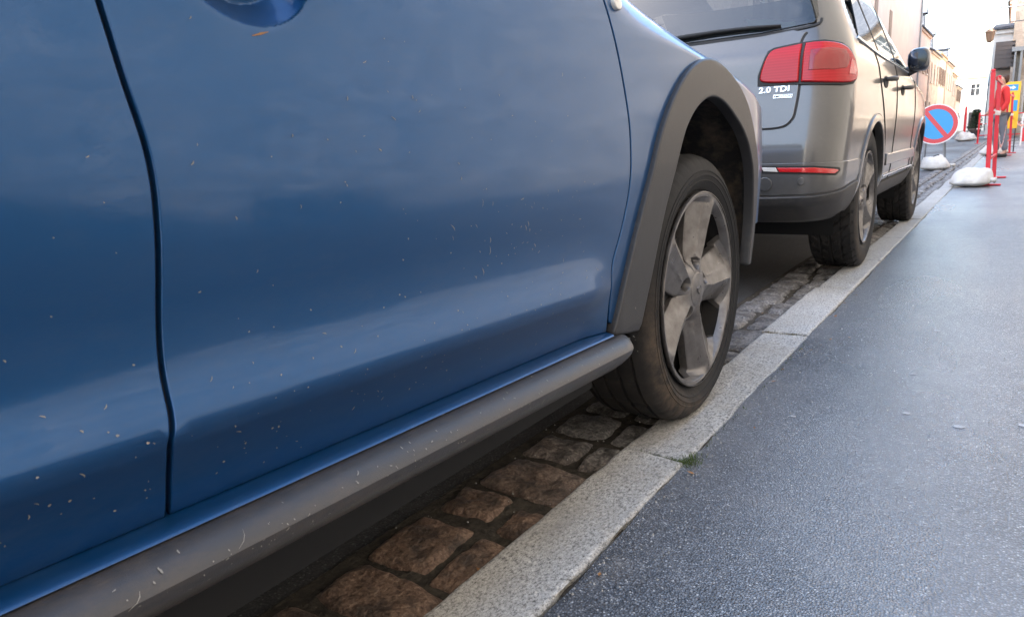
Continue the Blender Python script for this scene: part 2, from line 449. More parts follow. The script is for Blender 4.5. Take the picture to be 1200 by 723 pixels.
def stone(name, cols, scale=2.4, bump=.02, rough=.85, mortar=None, mort=.05, stretch=(1, 1, 1.7)):
    m = mat(name, rough=rough); t = NT(m); vec = t.mapping(stretch)
    v = t.vor(scale, out='Color', vec=vec); e = t.vor(scale, 'DISTANCE_TO_EDGE', vec=vec); sp = t.n('ShaderNodeSeparateColor'); t.l(v, sp.inputs[0])
    c = t.ramp(sp.outputs[0], [(0, cols[0]), (.5, cols[1]), (1, cols[2])])
    c = t.mix(t.ramp(t.noise(8, 6, .65), [(.35, 0.), (.7, .5)]), c, tuple(x*.55 for x in cols[0]))
    c = t.mix(t.ramp(e, [(0, 1.), (mort, 0.)]), c, mortar or cols[2]); t.col(c)
    t.norm(t.bump(t.ramp(e, [(0, 0.), (mort*1.6, 1.)]), bump, .8, t.bump(t.noise(14, 5), bump, .7))); return m
def plaster(name, col, var=.25, streak=.3):
    m = mat(name, rough=.9); t = NT(m)
    c = t.mix(t.ramp(t.noise(1.1, 6, .6), [(.3, 0.), (.75, 1.)]), col, tuple(x*(1-var) for x in col))
    c = t.mix(t.ramp(t.noise(3, 5, .6, vec=t.mapping((1.5, 1.5, .18))), [(.5, 0.), (.8, streak)]), c, tuple(x*.5 for x in col)); t.col(c)
    t.norm(t.bump(t.noise(30, 4), .006, .5)); return m
M['rubble'] = stone('rubble_masonry', ((.12, .11, .10), (.18, .165, .145), (.26, .24, .215)), 4.2, .03, mortar=(.34, .32, .29), mort=.07)
M['ashlar'] = stone('pale_stone', ((.46, .37, .29), (.58, .48, .38), (.66, .56, .45)), 1.6, .008, mort=.02)
M['grime'] = plaster('grimy_render', (.27, .225, .18)); M['tan'] = plaster('tan_render', (.66, .54, .46), .15, .2); M['cream'] = plaster('cream_render', (.74, .62, .49))  # first render darkened to reflect like a shaded wall in the grey car
M['pink'] = plaster('pink_beige_render', (.68, .52, .42)); M['white'] = plaster('white_render', (.78, .76, .72), .12, .15)
M['greyr'] = plaster('grey_render', (.40, .37, .33)); M['slate'] = stone('slate_roof', ((.07, .08, .10), (.10, .11, .13), (.14, .15, .17)), 5, .01)
M['tile'] = stone('ochre_roof_tiles', ((.42, .27, .13), (.50, .33, .17), (.55, .38, .22)), 5, .01)
M['trim'] = mat('painted_wood_white', (.70, .69, .66), .5); M['shut'] = mat('shutter_brown', (.20, .13, .09), .7)
M['shut2'] = mat('shutter_grey', (.33, .36, .38), .7); M['wood'] = mat('dark_wood', (.10, .085, .08), .7)
M['metal_grey'] = mat('grey_metal', (.25, .26, .27), .5, .5); M['iron'] = mat('dark_iron', (.04, .04, .045), .5)
m = mat('red_painted_steel', (.55, .02, .03), .45); t = NT(m)
t.col(t.mix(t.ramp(t.noise(18, 5), [(.5, 0.), (.75, .6)]), (.62, .02, .035), (.42, .07, .06))); M['redm'] = m
m = mat('sandbag_cloth', (.62, .60, .57), .9); t = NT(m)
t.col(t.mix(t.ramp(t.noise(6, 5), [(.4, 0.), (.75, .7)]), (.66, .64, .61), (.42, .38, .33)))
wv = t.n('ShaderNodeTexWave', wave_type='BANDS', bands_direction='X'); wv.inputs['Scale'].default_value = 60; t.l(t.c, wv.inputs[0])
t.norm(t.bump(wv.outputs[1], .001, .4, t.bump(t.noise(12, 4), .02, .7))); M['bag'] = m
M['sgn_red'] = mat('sign_red', (.60, .05, .06), .4); M['sgn_blue'] = mat('sign_blue', (.03, .30, .62), .4); M['sgn_white'] = mat('sign_white', (.8, .8, .8), .4)
M['sgn_yellow'] = mat('sign_yellow', (.85, .50, .03), .4); M['sgn_back'] = mat('sign_back_grey', (.30, .30, .31), .5, .6)
M['tape_w'] = mat('tape_white', (.75, .73, .72), .5); M['chew'] = mat('old_gum', (.36, .36, .37), .7); M['fleck'] = mat('dried_mud_fleck', (.26, .245, .22), .9)
M['leaf'] = mat('leaf_green', (.05, .08, .03), .7); M['leafd'] = mat('leaf_dark', (.03, .055, .02), .7)
M['leafscrap'] = mat('dry_leaf_scrap', (.32, .16, .06), .8); M['skin'] = mat('skin', (.45, .26, .19), .6); M['jacket'] = mat('red_jacket', (.62, .03, .03), .8); M['jeans'] = mat('grey_trousers', (.16, .16, .18), .85)
M['hair'] = mat('brown_hair', (.06, .03, .02), .8); M['shoe'] = mat('black_shoe', (.02, .02, .02), .6); M['vis'] = mat('pale_green_cloth', (.30, .55, .40), .7)
M['red_cloth'] = mat('red_plastic_sheet', (.65, .04, .05), .6)
def interp(tab, t):
    if t <= tab[0][0]: return tab[0][1]
    for i in range(len(tab)-1):
        a, b = tab[i], tab[i+1]
        if t <= b[0]:
            k = (t-a[0])/(b[0]-a[0])
            # catmull style tangents, limited
            h = b[0]-a[0]
            m = (b[1]-a[1])/h
            m0 = m if i == 0 else (lambda p: 0 if p*m <= 0 else 2*p*m/(p+m))((a[1]-tab[i-1][1])/(a[0]-tab[i-1][0]))
            m1 = m if i+2 >= len(tab) else (lambda p: 0 if p*m <= 0 else 2*p*m/(p+m))((tab[i+2][1]-b[1])/(tab[i+2][0]-b[0]))
            k2, k3 = k*k, k*k*k
            return (2*k3-3*k2+1)*a[1]+(k3-2*k2+k)*h*m0+(-2*k3+3*k2)*b[1]+(k3-k2)*h*m1
    return tab[-1][1]
# ---- grey SUV: outline at height z, u runs from the rear centre round the right corner to the front
VC = -1.545
VW_ = [(.22,.78),(.30,.845),(.42,.885),(.55,.893),(.80,.905),(1.0,.895),(1.08,.875),(1.3,.79),(1.5,.705),(1.6,.64),(1.655,.50)]
VYR = [(.22,3.80),(.30,3.68),(.38,3.572),(.50,3.567),(.60,3.572),(.70,3.592),(.90,3.635),(1.02,3.66),(1.08,3.70),(1.3,3.83),(1.5,3.93),(1.6,3.96),(1.655,4.05)]
VYF = [(.22,7.8),(.35,7.98),(.6,8.0),(.8,7.95),(.93,7.75),(1.0,7.25),(1.06,6.85),(1.3,6.35),(1.5,5.95),(1.6,5.65),(1.655,5.2)]
RX, RY, QQ = .17, .26, .33
def suv(u, z):
    if u < 0:
        p = suv(-u, z)
        return (2*VC-p[0], p[1], p[2])
    w, yr, yf = interp(VW_, z), interp(VYR, z), interp(VYF, z)
    a = w-RX
    if u <= a:
        return (VC+u, yr-.035*(1-(u/w)**2)*1.0+.0, z)
    y0 = yr-.035*(1-(a/w)**2)
    if u <= a+QQ:
        t = (u-a)/QQ*pi/2
        return (VC+a+RX*sin(t)**.92, y0+RY*(1-cos(t))**1.0, z)
    y = y0+RY+(u-a-QQ)
    dx = 0
    fs = yf-.9
    if y > fs:
        k = min((y-fs)/.9, 1.0)
        dx = .62*w*(1-(1-k**2.6)**.5)
    return (VC+w-dx, min(y, yf), z)
def useg(y, z):
    w, yr = interp(VW_, z), interp(VYR, z)
    a = w-RX
    return a+QQ+(y-(yr-.035*(1-(a/w)**2))-RY)
# ---- blue hatchback: side section; s is the height before the small nose-down slope
BX = -.58
BC = -1.43
BS = [(.20,.10),(.34,.036),(.352,.030),(.40,.010),(.424,-.004),(.432,-.007),(.445,-.0040),(.465,.0030),(.48,.0068),(.495,.0085),(.51,.0088),(.53,.0078),(.56,.0045),(.60,.0008),(.65,-.001),(.70,-.001),(.77,.001),(.85,.003),(.93,.008),(.965,.018),(.99,.040),(1.005,.075),(1.015,.12),(1.035,.24),(1.09,.85)]
BZ = [(.20,.20),(.965,.965),(.99,.986),(1.005,.997),(1.015,1.003),(1.035,1.018),(1.09,1.05)]
BI = [(-1.62,.85),(-1.60,.45),(-1.55,.2),(-1.45,.07),(-1.30,.01),(-1.2,0),(1.90,.0),(2.03,.004),(2.15,.018),(2.27,.065),(2.36,.15),(2.42,.30),(2.46,.52),(2.475,.85)]
def car(y, s):
    ins = interp(BS, s)
    if y > 1.06 and .34 < s < .64:
        k = min(1, (y-1.06)/.14); k = k*k*(3-2*k)
        ins = ins*(1-k)+(-.001+(.64-s)*.055)*k
    elif y > 1.06 and s <= .34:
        k = min(1, (y-1.06)/.14); k = k*k*(3-2*k)
        ins = ins*(1-k)+(.0155+(.34-s)*.3)*k
    g = 0 if y < 1.35 else -.06*((y-1.35)/.6)**2*max(0, (s-.6)/.35)**1.2
    if y > 1.2 and s > .885: ins += min(1, (y-1.2)/.45)*(s-.885)**1.5*5.0*max(0, (.85-ins)/.85)
    t = interp(BI, y)
    ins = .85-(.85-ins)*(.85-t)/.85
    return (BX-ins, y, interp(BZ, s)-.035*(y-.6)+g)
# ------------------------------------------------------------------ ground
def sheet(name, x0, x1, y0, y1, z, m, nx=2, ny=2):
    b = MB(); b.grid(lambda u, v: (u, v, z), lin(x0, x1, nx), lin(y0, y1, ny)); o = b.build(name, m); tag(o, kind='structure'); return o
sheet('ground', -900, 900, -900, 1500, -.16, M['road'])
sheet('road', -5.0, -.60, -60, 320, -.045, M['road'])
b = MB()
def kx(y): return -.520+.004*sin(y*2.3)+.003*sin(y*9.1)+.0015*sin(y*31)
ys = lin(-6, 12, 900)+lin(12.3, 50, 60)
b.grid(lambda u, v: (kx(v)+(2.4-kx(v))*u, v, -.003), [0, .02, .3, 1], ys)
tag(b.build('pavement', M['pavement']), kind='structure')
# kerb stones: each its own block with chipped edges and open joints
b = MB(); b2 = MB()
J = [-3.4, -2.4, -1.45, -.5, .42, 1.362, 2.505, 3.35, 4.16, 5.1, 6.2, 7.15, 8.2, 9.2]
while J[-1] < 60: J.append(J[-1]+random.uniform(.9, 1.1))
XL = {0.42: -.672, 1.362: -.676, 2.505: -.682, 3.35: -.668}
for i in range(len(J)-1):
    y0, y1 = J[i]+.004, J[i+1]-.004; near = y0 < 9
    xl = XL.get(J[i], -.655+random.uniform(-.012, .012)); dz = random.uniform(-.003, .003); sl = random.uniform(-.004, .004)
    if J[i] == 1.362: sl = .0; dz = -.004
    nx, ny = (14, 60) if near else (4, 6)
    L = y1-y0; sk = .03 if J[i] in (.42, 1.362) else .0
    def P(u, v, lower=False):
        x = xl+(-.524-xl)*u; y = y0+L*v
        if J[i] == 1.362: y += .018*(1-u)*(1-v)
        if J[i] == .42: y += .018*(1-u)*v
        e = min(u*(-.524-xl), (1-u)*(-.524-xl), v*L, (1-v)*L)
        r = .010
        z = dz+sl*(v-.5)
        if near:
            n = noise.noise(Vector((x*28, y*28, i*3.1))); n2 = noise.noise(Vector((x*90, y*90, 1)))
            z += .0020*n+.0011*n2
            ch = .5+.5*noise.noise(Vector((x*13, y*13, 7+i)))
            r *= (.5+1.2*ch)
            if u == 0 or u == 1: x += (1 if u == 0 else -1)*max(0, noise.noise(Vector((y*11, u*9, i)))-.1)*.016+.003*noise.noise(Vector((y*60, u, 0)))
            if v == 0 or v == 1: y += (1 if v == 0 else -1)*max(0, noise.noise(Vector((x*25, v*9, i))))*.012
        if e < r: z -= (r-sqrt(max(0, r*r-(r-e)**2)))*.8
        return (x, y, z)
    def sp(n, r=.012, W=1):
        k = r/W; return [0, k*.12, k*.35, k*.7]+lin(k, 1-k, n)+[1-k*.7, 1-k*.35, 1-k*.12, 1]
    us = sp(nx, .012, .14); vs = sp(ny, .012, L)
    b.grid(P, us, vs)
    ring = [P(u, 0) for u in us]+[P(1, v) for v in vs[1:]]+[P(u, 1) for u in us[::-1][1:]]+[P(0, v) for v in vs[::-1][1:-1]]
    n = len(ring); b.add(ring+[(p[0], p[1], -.14) for p in ring], [(k, (k+1) % n, n+(k+1) % n, n+k) for k in range(n)])
tag(b.build('kerb', M['kerb'], smooth=True, angle=50), kind='structure')
b = MB(); b.grid(lambda u, v: (u, v, -.016+.004*noise.noise(Vector((u*40, v*40, 0)))), lin(-.665, -.515, 8), lin(-3, 40, 700))
b.grid(lambda u, v: (u, v, -.036+.006*noise.noise(Vector((u*30, v*30, 3)))), lin(-.935, -.655, 12), lin(-3, 50, 900))
tag(b.build('joint_sand', M['dirt']), kind='structure')
# gutter of granite setts
b = MB()
def sett(x0, x1, y0, y1, seed, h=-.022, n=9):
    cx, cy = (x0+x1)/2, (y0+y1)/2; a, c = (x1-x0)/2, (y1-y0)/2; rz = random.uniform(-.06, .06); tl = random.uniform(-.004, .004); tl2 = random.uniform(-.004, .004)
    h += random.uniform(-.004, .004)
    pw = random.uniform(6, 11)
    def P(u, v):
        s_, t_ = u*2-1, v*2-1
        d = max(abs(s_), abs(t_))
        k = (abs(s_)**pw+abs(t_)**pw)**(1/pw) if d > 0 else 1
        f = d/k if k > 0 else 1                       # squircle outline
        X, Y = s_*f*a, t_*f*c
        wob = 1+.07*noise.noise(Vector((cos(atan2(t_, s_))*1.3, sin(atan2(t_, s_))*1.3, seed)))
        X *= wob; Y *= wob
        z = h-.020*max(0, d-.62)**2/.144-.0+.0052*noise.noise(Vector((X*28, Y*28, seed)))*1.2+.003*noise.noise(Vector((X*70, Y*70, seed)))
        if d > .97: z -= .03
        x, y = X*cos(rz)-Y*sin(rz), X*sin(rz)+Y*cos(rz)
        return (cx+x, cy+y, z+tl*s_+tl2*t_)
    q = lin(0, 1, n); q = [0, .03]+[.03+.94*k for k in q[1:-1]]+[.97, 1]
    b.grid(P, q, q)
hand = [(.30, .45), (.455, .628), (.645, .770), (.782, .960), (.985, 1.095), (1.108, 1.268), (1.285, 1.425), (1.44, 1.585), (1.60, 1.74)]
k = 0
for (y0, y1) in hand:
    k += 1; nn = 22
    if k in (3, 6): sett(-.905, -.682, y0, y1, k*7.3, n=nn)
    elif k in (2, 5): sett(-.915, -.775, y0, y1, k*7.3, n=nn); sett(-.762, -.680, y0-.02, y1-.02, k*3.3, n=nn)
    else:
        sp_ = random.uniform(-.79, -.755); sett(-.912, sp_-.006, y0, y1, k*7.3, n=nn); sett(sp_+.006, -.682, y0-.01, y1-.015, k*5.1, n=nn)
y = 1.755
while y < 46:
    L = random.uniform(.12, .19) if y < 14 else .3; n = 10 if y < 5 else 5
    s_ = random.uniform(-.81, -.76); sett(-.91, s_-.006, y, y+L-.012, y*7, n=n); sett(s_+.006, -.672, y+random.uniform(-.03, .03), y+L-.012, y*5, n=n)
    if y > 7: sett(-1.06, -.92, y, y+L-.012, y*9, n=4)
    y += L
y = .29
while y > -2.2:
    sett(-.91, -.80, y-.15, y-.012, y*7, n=7); sett(-.79, -.68, y-.15, y-.012, y*5, n=7); y -= .16
tag(b.build('cobble_gutter', M['sett'], smooth=True), kind='structure')
# opposite kerb and pavement
b = MB(); b.box(-5.12, -5.0, -60, 300, -.15, .06, bev=.01); tag(b.build('kerb', M['kerb']), kind='structure')
sheet('pavement', -9, -5.12, -60, 300, .055, M['pavement'])
sheet('pavement', -.9, 12, 44.6, 100, .004, M['pavement'])
sheet('pavement', 2.38, 12, -60, 44.6, -.006, M['pavement'])

# moss and dead grass in the joints
b = MB()
def blades(cx, cy, n, sx, sy, hgt, z=0, tilt=.8):
    for _ in range(n):
        x, y = random.gauss(cx, sx), random.gauss(cy, sy); a = random.uniform(0, 2*pi); h = hgt*random.uniform(.4, 1); w_ = .0009
        d = (cos(a)*h*tilt, sin(a)*h*tilt)
        b.add([(x-w_*sin(a), y+w_*cos(a), z), (x+w_*sin(a), y-w_*cos(a), z), (x+d[0], y+d[1], z+h)], [(0, 1, 2)])
for q in range(90): blades(random.uniform(-.66, -.505), 1.365+random.gauss(0, .004), 3, .003, .003, .007, -.006)
blades(-.515, 1.372, 260, .010, .018, .012, -.004); blades(-.53, 1.362, 120, .012, .006, .010, -.006)
for q in range(40): blades(-.512+random.gauss(0, .002), random.uniform(1.40, 2.4), 3, .002, .004, .006, -.003)
tag(b.build('moss', M['moss']), kind='stuff')
b = MB()
for q in range(14): blades(random.uniform(-.9, -.67), random.uniform(2.0, 4), 6, .01, .01, .015, -.03)
for q in range(50): blades(random.uniform(-.66, -.52), random.choice([2.505, 3.35, 4.16]), 2, .003, .003, .008, -.006)
tag(b.build('dry_grass', M['straw']), kind='stuff')
b = MB(); q_ = 0
for k in range(620):
    r_ = random.random()
    if r_ < .45: x, y, z = -.510+random.expovariate(45), random.uniform(.4, 5), -.002
    elif r_ < .7: x, y, z = random.uniform(-.93, -.675), random.uniform(.4, 4), -.028
    else: x, y, z = random.uniform(-.5, .9), random.uniform(.5, 4)**1.0, -.002
    d = random.uniform(.0009, .0028); a = random.uniform(0, 6)
    b.add([(x+d*cos(a+t)*random.uniform(.7, 1.2), y+d*sin(a+t)*random.uniform(.6, 1.1), z-.001) for t in (0, 1.6, 3.1, 4.7)]+[(x+d*.3, y, z+d*.8), (x-d*.3, y+d*.2, z+d*.7)], [(0, 1, 4), (1, 2, 5, 4), (2, 3, 5), (3, 0, 4, 5)])
tag(b.build('grit', M['kerb']), kind='stuff')
b = MB()
for k in range(46):
    r_ = random.random(); x = -.515+random.expovariate(30) if r_ < .5 else random.uniform(-.92, -.66); y = random.uniform(.5, 4.5); z = .0 if r_ < .5 else -.022
    a = random.uniform(0, 6); l = random.uniform(.003, .009); w_ = l*random.uniform(.25, .6); u_ = Vector((cos(a), sin(a), random.uniform(-.2, .3)))*l; n_ = Vector((-sin(a), cos(a), .2))*w_; p = Vector((x, y, z+.001))
    b.add([p-u_, p-u_*.2+n_, p+u_, p-u_*.1-n_+Vector((0, 0, .001))], [(0, 1, 2), (0, 2, 3)])
tag(b.build('leaf_litter', M['leafscrap']), kind='stuff')
# trodden gum spots on the pavement
gum = None; GL = ['pale gum spot on the pavement nearest the kerb', 'pale oval gum spot in the middle of the pavement', 'pale gum spot near the right edge of the photo', 'pale gum spot beyond the others towards the wheel of the grey car', 'small pale gum spot behind the oval one', 'gum spot cut by the right edge of the photo']
for i, (x, y, r) in enumerate([(-.39, 1.73, .009), (-.16, 1.87, .011), (-.05, 1.83, .013), (-.16, 2.73, .012), (-.18, 2.2, .010), (.07, 1.9, .012)]):
    b = MB(); ring = []
    for k in range(14):
        rr = r*(.9+.5*noise.noise(Vector((cos(k*.45)*1.5, sin(k*.45)*1.5, i))))
        ring.append((rr*cos(2*pi*k/14), rr*.7*sin(2*pi*k/14), .0))
    b.add(ring+[(p[0]*.8, p[1]*.8, .0010) for p in ring], [(k, (k+1) % 14, 14+(k+1) % 14, 14+k) for k in range(14)]+[tuple(range(14, 28))])
    tag(b.build('gum_spot', M['chew'], loc=(x, y, -.002)), GL[i], 'gum spot', 'gum spots trodden into the pavement')

# ------------------------------------------------------------------ wheels
def tyre_mb(R, W, ri, kind):
    b = MB(); N = 288
    if kind == 'road':
        g = W/5.2
        prof = [(ri-.004, .022), (ri+.004, .012), (ri+.012, .010), (ri+.020, .004), (ri+.022, .0035), (ri+.0225, .0018), (ri+.0245, .0018), (ri+.025, .0028), (ri+.034, .0), (ri+.0345, -.0014), (ri+.037, -.0014), (ri+.0375, .0), (R-.042, .0005), (R-.0415, -.0008), (R-.039, -.0008), (R-.0385, .001), (R-.030, .004), (R-.018, .010), (R-.010, .017), (R-.005, .026), (R-.002, .036)]
        a = .042; 
        for q in range(4):
            prof += [(R-.0005, a), (R-.0075, a+.001), (R-.0075, a+.008), (R-.0002, a+.009)]; a += (W-.084-.009)/3
        prof += [(R-.002, W-.036), (R-.005, W-.026), (R-.012, W-.016), (R-.03, W-.004), (R-.05, W), (ri, W-.01), (ri-.01, W-.03)]
    else:
        prof = [(ri-.004, .022), (ri+.008, .010), (ri+.025, .002), (ri+.045, .0), (R-.035, .002), (R-.018, .009), (R-.008, .018)]
        prof += [(R-.003+.003*sin(pi*k/44), .022+(W-.044)*k/44) for k in range(45)]
        prof += [(R-.008, W-.018), (R-.03, W-.004), (R-.05, W), (ri, W-.01)]
    m = len(prof); vs = []
    for k in range(N):
        th = 2*pi*k/N
        for (r, h) in prof:
            rr = r
            if kind == 'road':
                if r > R-.030 and (h < .036 or h > W-.036) and h > .003 and k % 6 == 0: rr -= .0026
                elif r > R-.004 and k % 12 < 1 and .05 < h < W-.05: rr -= .004
            else:
                if r > R-.012:
                    c_ = abs(h-W/2)/(W/2); ph = (th*N/(2*pi)/7.2 + c_*1.6) % 1
                    if ph < .24 and c_ > .08: rr -= .008
                    if abs(c_-.42) < .045 or c_ < .05: rr -= .007
            vs.append((-h, rr*cos(th), rr*sin(th)))
    fs = [(k*m+j, k*m+j+1, ((k+1) % N)*m+j+1, ((k+1) % N)*m+j) for k in range(N) for j in range(m-1)]
    b.add(vs, fs); return b
def cover_mb(ri, kind='five', rot=0):
    """five-spoke wheel cover as a relief: ridged spokes, open gaps, hub with five bolt pockets"""
    b = MB(); NR, NT_ = 84, 480
    S = 2*pi/5
    def info(r, th):
        a = (th-rot+S/2) % S-S/2; q = r/ri
        d = a*r                                           # lateral distance from the spoke's centre line
        w_ = .052+.021*max(0, q-.3)/.6+(.9*max(0, q-.87)**1.4)
        if q < .33: w_ = max(w_, r*S*(.5+.55*max(0, (.33-q)/.12)))
        w_ *= ri/.237
        return d, w_, q
    def h(r, th):
        d, w_, q = info(r, th)
        dish = -.024+.018*(q**2.2)                        # whole face is dished
        if q > .97: return -.002 if q < 1 else -.010
        x = abs(d)/w_
        # each spoke: crisp ridge off centre, one broad and one narrow facet
        ridge = -.22*w_*(1 if q > .2 else 0)
        e = d-ridge*min(1, (q-.2)/.3) if q > .2 else d
        z = dish+.009-(.40 if e > 0 else .62)*abs(e)*min(1, max(0, (q-.16)/.16))
        if q < .33:
            k = max(0, (q-.13)/.2); z = (dish+.009)*(1-k)+z*k
        z += .0022*max(0, 1-abs(abs(e)-.45*w_)/.0035)*(1 if q > .35 else 0)
        if q < .17: z = -.013+.004*(1-(q/.17)**2)
        # bolt pockets between the spokes' feet
        ab = (th-rot-.24+S/2) % S-S/2
        bx, by = r*cos(ab)-ri*.27, r*sin(ab)
        bd = hypot(bx, by)
        if bd < .0165: z = min(z, -.038 if bd < .0135 else -.038+(bd-.0135)*8)
        return z
    def wid(q):
        w0 = .052+.021*max(0, q-.3)/.6+(.9*max(0, q-.87)**1.4)
        return min(w0, q*.237*S/2*.98)*ri/.237
    hub_r = lin(.0005, .315, 40)
    b.grid(lambda th, q: (h(ri*q, th)-.0006*(q > .295), ri*q*cos(th), ri*q*sin(th)), [2*pi*k/300 for k in range(300)], hub_r, closeu=True)
    ts = [-1, -.985, -.95, -.9, -.8, -.65, -.55, -.5, -.45, -.4, -.3, -.2, -.15, -.12, -.09, 0, .15, .25, .3, .35, .42, .5, .65, .8, .9, .95, .985, 1]
    for i in range(5):
        def SPK(q, t):
            w_ = wid(q); d = t*w_*.9999; r = q*ri; th = rot+S*i+d/r
            z = h(r, th)
            if q > .9: k = min(1, (q-.9)/.07); z = z*(1-k)+(-.004)*k
            if abs(t) > .94: z -= .0016*((abs(t)-.94)/.06)**2
            return (z, r*cos(th), r*sin(th))
        qs = lin(.29, .985, 60); b.grid(SPK, qs, ts)
        for e in (-1, 1): b.grid(lambda q, k: (SPK(q, e)[0]-.020*k, *SPK(q, e)[1:]), qs, [0, 1])
    b.lathe([(ri*.93, -.026), (ri*.945, -.010), (ri*.955, -.0055), (ri*.99, -.0045), (ri, -.006)], 200)
    b.lathe([(ri, -.010), (ri+.001, -.006), (ri, -.0025), (ri-.002, -.002)], 160)
    return b
def make_wheel(parent, x, y, z, R, W, ri, kind, side=1, rot=0, tm=None, lug=True, face=0, flat=None):
    hub = MB(); hub.lathe([(.0, -.052), (ri*.55, -.052), (ri*.58, -.07), (ri*.93, -.075), (ri*.95, -.02), (ri+.002, -.018), (ri+.002, -W+.02), (ri*.8, -W+.02), (.0, -W+.03)], 64)
    wh = hub.build('wheel', M['brake'], parent, smooth=True, angle=35, loc=(x, y, z))
    tm_ = tyre_mb(R, W, ri, kind)
    if flat: tm_.v = [(v[0]*(1+.12*max(0, (-v[2]-flat+.05)/.06)*(1 if abs(v[0]+W/2) > W*.3 else 0)*0)+(0), v[1], max(v[2], -flat)) for v in tm_.v]
    t = tm_.build('tyre', tm or M['tyre'], wh, smooth=True, angle=38)
    c = cover_mb(ri-.003, rot=rot).build('wheel_cover', M['rim'], wh, smooth=True, angle=32, loc=(face, 0, 0))
    if lug:
        for k in range(5):
            a = rot+.24+2*pi*k/5; n = MB(); n.lathe([(0, .008), (.007, .008), (.0085, .004), (.0085, -.012)], 6)
            n.build('wheel_bolt', M['brake'], wh, loc=(-.036+face, ri*.27*cos(a), ri*.27*sin(a)))
        e = MB(); o_ = [(-.017, .006), (-.006, .010), (.0, .003), (.006, .010), (.017, .006), (.012, -.004), (.0, -.012), (-.012, -.004)]
        e.add([(0, p[0], p[1]) for p in o_]+[(.003, p[0]*.85, p[1]*.85) for p in o_], [(i, (i+1) % 8, 8+(i+1) % 8, 8+i) for i in range(8)]+[tuple(range(8, 16))])
        e.build('emblem', M['rim'], wh, loc=(-.0095+face, 0, 0))
    if side < 0: wh.scale = (-1, 1, 1)
    return wh

# ------------------------------------------------------------------ blue car
blue = empty('parked_car', (BC, .4, 0))
tag(blue, 'blue hatchback with grey plastic arches parked with its wheel on the kerb', 'car', 'cars parked along the kerb')
cx_hint = lambda p: Vector((p.x-BC, (p.y-.4)*.12, (p.z-.45)*.35))
gapA = smooth_path([(.306, .345), (.303, .40), (.300, .424), (.306, .452), (.311, .50), (.321, .60), (.322, .66), (.312, .72), (.302, .79), (.285, .88), (.262, .985)], 6)
gapB = smooth_path([(1.160, .345), (1.158, .42), (1.166, .47), (1.200, .53), (1.228, .60), (1.232, .68), (1.222, .75), (1.196, .83), (1.165, .90), (1.12, .985)], 6)
G = .0019
def shift(path, d): return [(p[0]+d, p[1]) for p in path]
fd_poly = shift(gapA, G)+[(p[0], p[1]) for p in shift(gapB, -G)[::-1]]
HC = (.442, .838, .073, .059)
def hdent(u, v):
    q = hypot((u-HC[0])/HC[2], (v-HC[1])/HC[3])
    if q > 1.12: return 0
    if q > 1: return -.0012*((1.12-q)/.12)**2
    k = 1-q*q
    return -.0012-.030*min(1, (1-q)*2.6)**.8*(.55+.45*k)
def both(fn_):
    for mx in (None, BC): fn_(mx)
def b_parts(mx):
    s1 = 1 if mx is None else 0
    st = .014 if s1 else .04
    patch('front_door', fd_poly, car, M['blue'], blue, step=st, er=.0024, depth=.012, fine=(.36, .525, .772, .905, .0023), dent=hdent, hint=cx_hint, mirror=mx)
    patch('rear_door', [(-.52, .345), (.306-G, .345)]+shift(gapA, -G)[1:]+[(-.62, .985), (-.60, .72), (-.56, .55)], car, M['blue'], blue, step=.014 if s1 else .04, er=.0024, depth=.012, hint=cx_hint, mirror=mx)
    arcR = [(-.93+.37*cos(t), .33+.37*sin(t)) for t in lin(0.04, pi-.04, 24)]
    patch('rear_quarter', [(-.525, .345), (-.565, .55), (-.605, .72), (-.625, .985), (-1.615, .985), (-1.615, .25), (-1.31, .25)]+arcR[::-1], car, M['blue'], blue, step=.04, er=.0035, hint=cx_hint, mirror=mx)
aO = smooth_path([(1.163, .338), (1.200, .42), (1.254, .527), (1.300, .61), (1.353, .702), (1.42, .773), (1.497, .832), (1.57, .868), (1.641, .888), (1.72, .892), (1.81, .880), (1.89, .850), (1.955, .795), (2.01, .70), (2.045, .60), (2.053, .47), (2.035, .365)], 5)
aI = smooth_path([(1.282, .325), (1.33, .43), (1.385, .555), (1.467, .689), (1.515, .737), (1.573, .772), (1.63, .793), (1.682, .800), (1.745, .793), (1.809, .772), (1.885, .735), (1.945, .675), (1.99, .59), (2.012, .48), (2.003, .365)], 5)
aM = [(a[0]*.8+1.66*.2, a[1]*.985+.004) for a in aO]
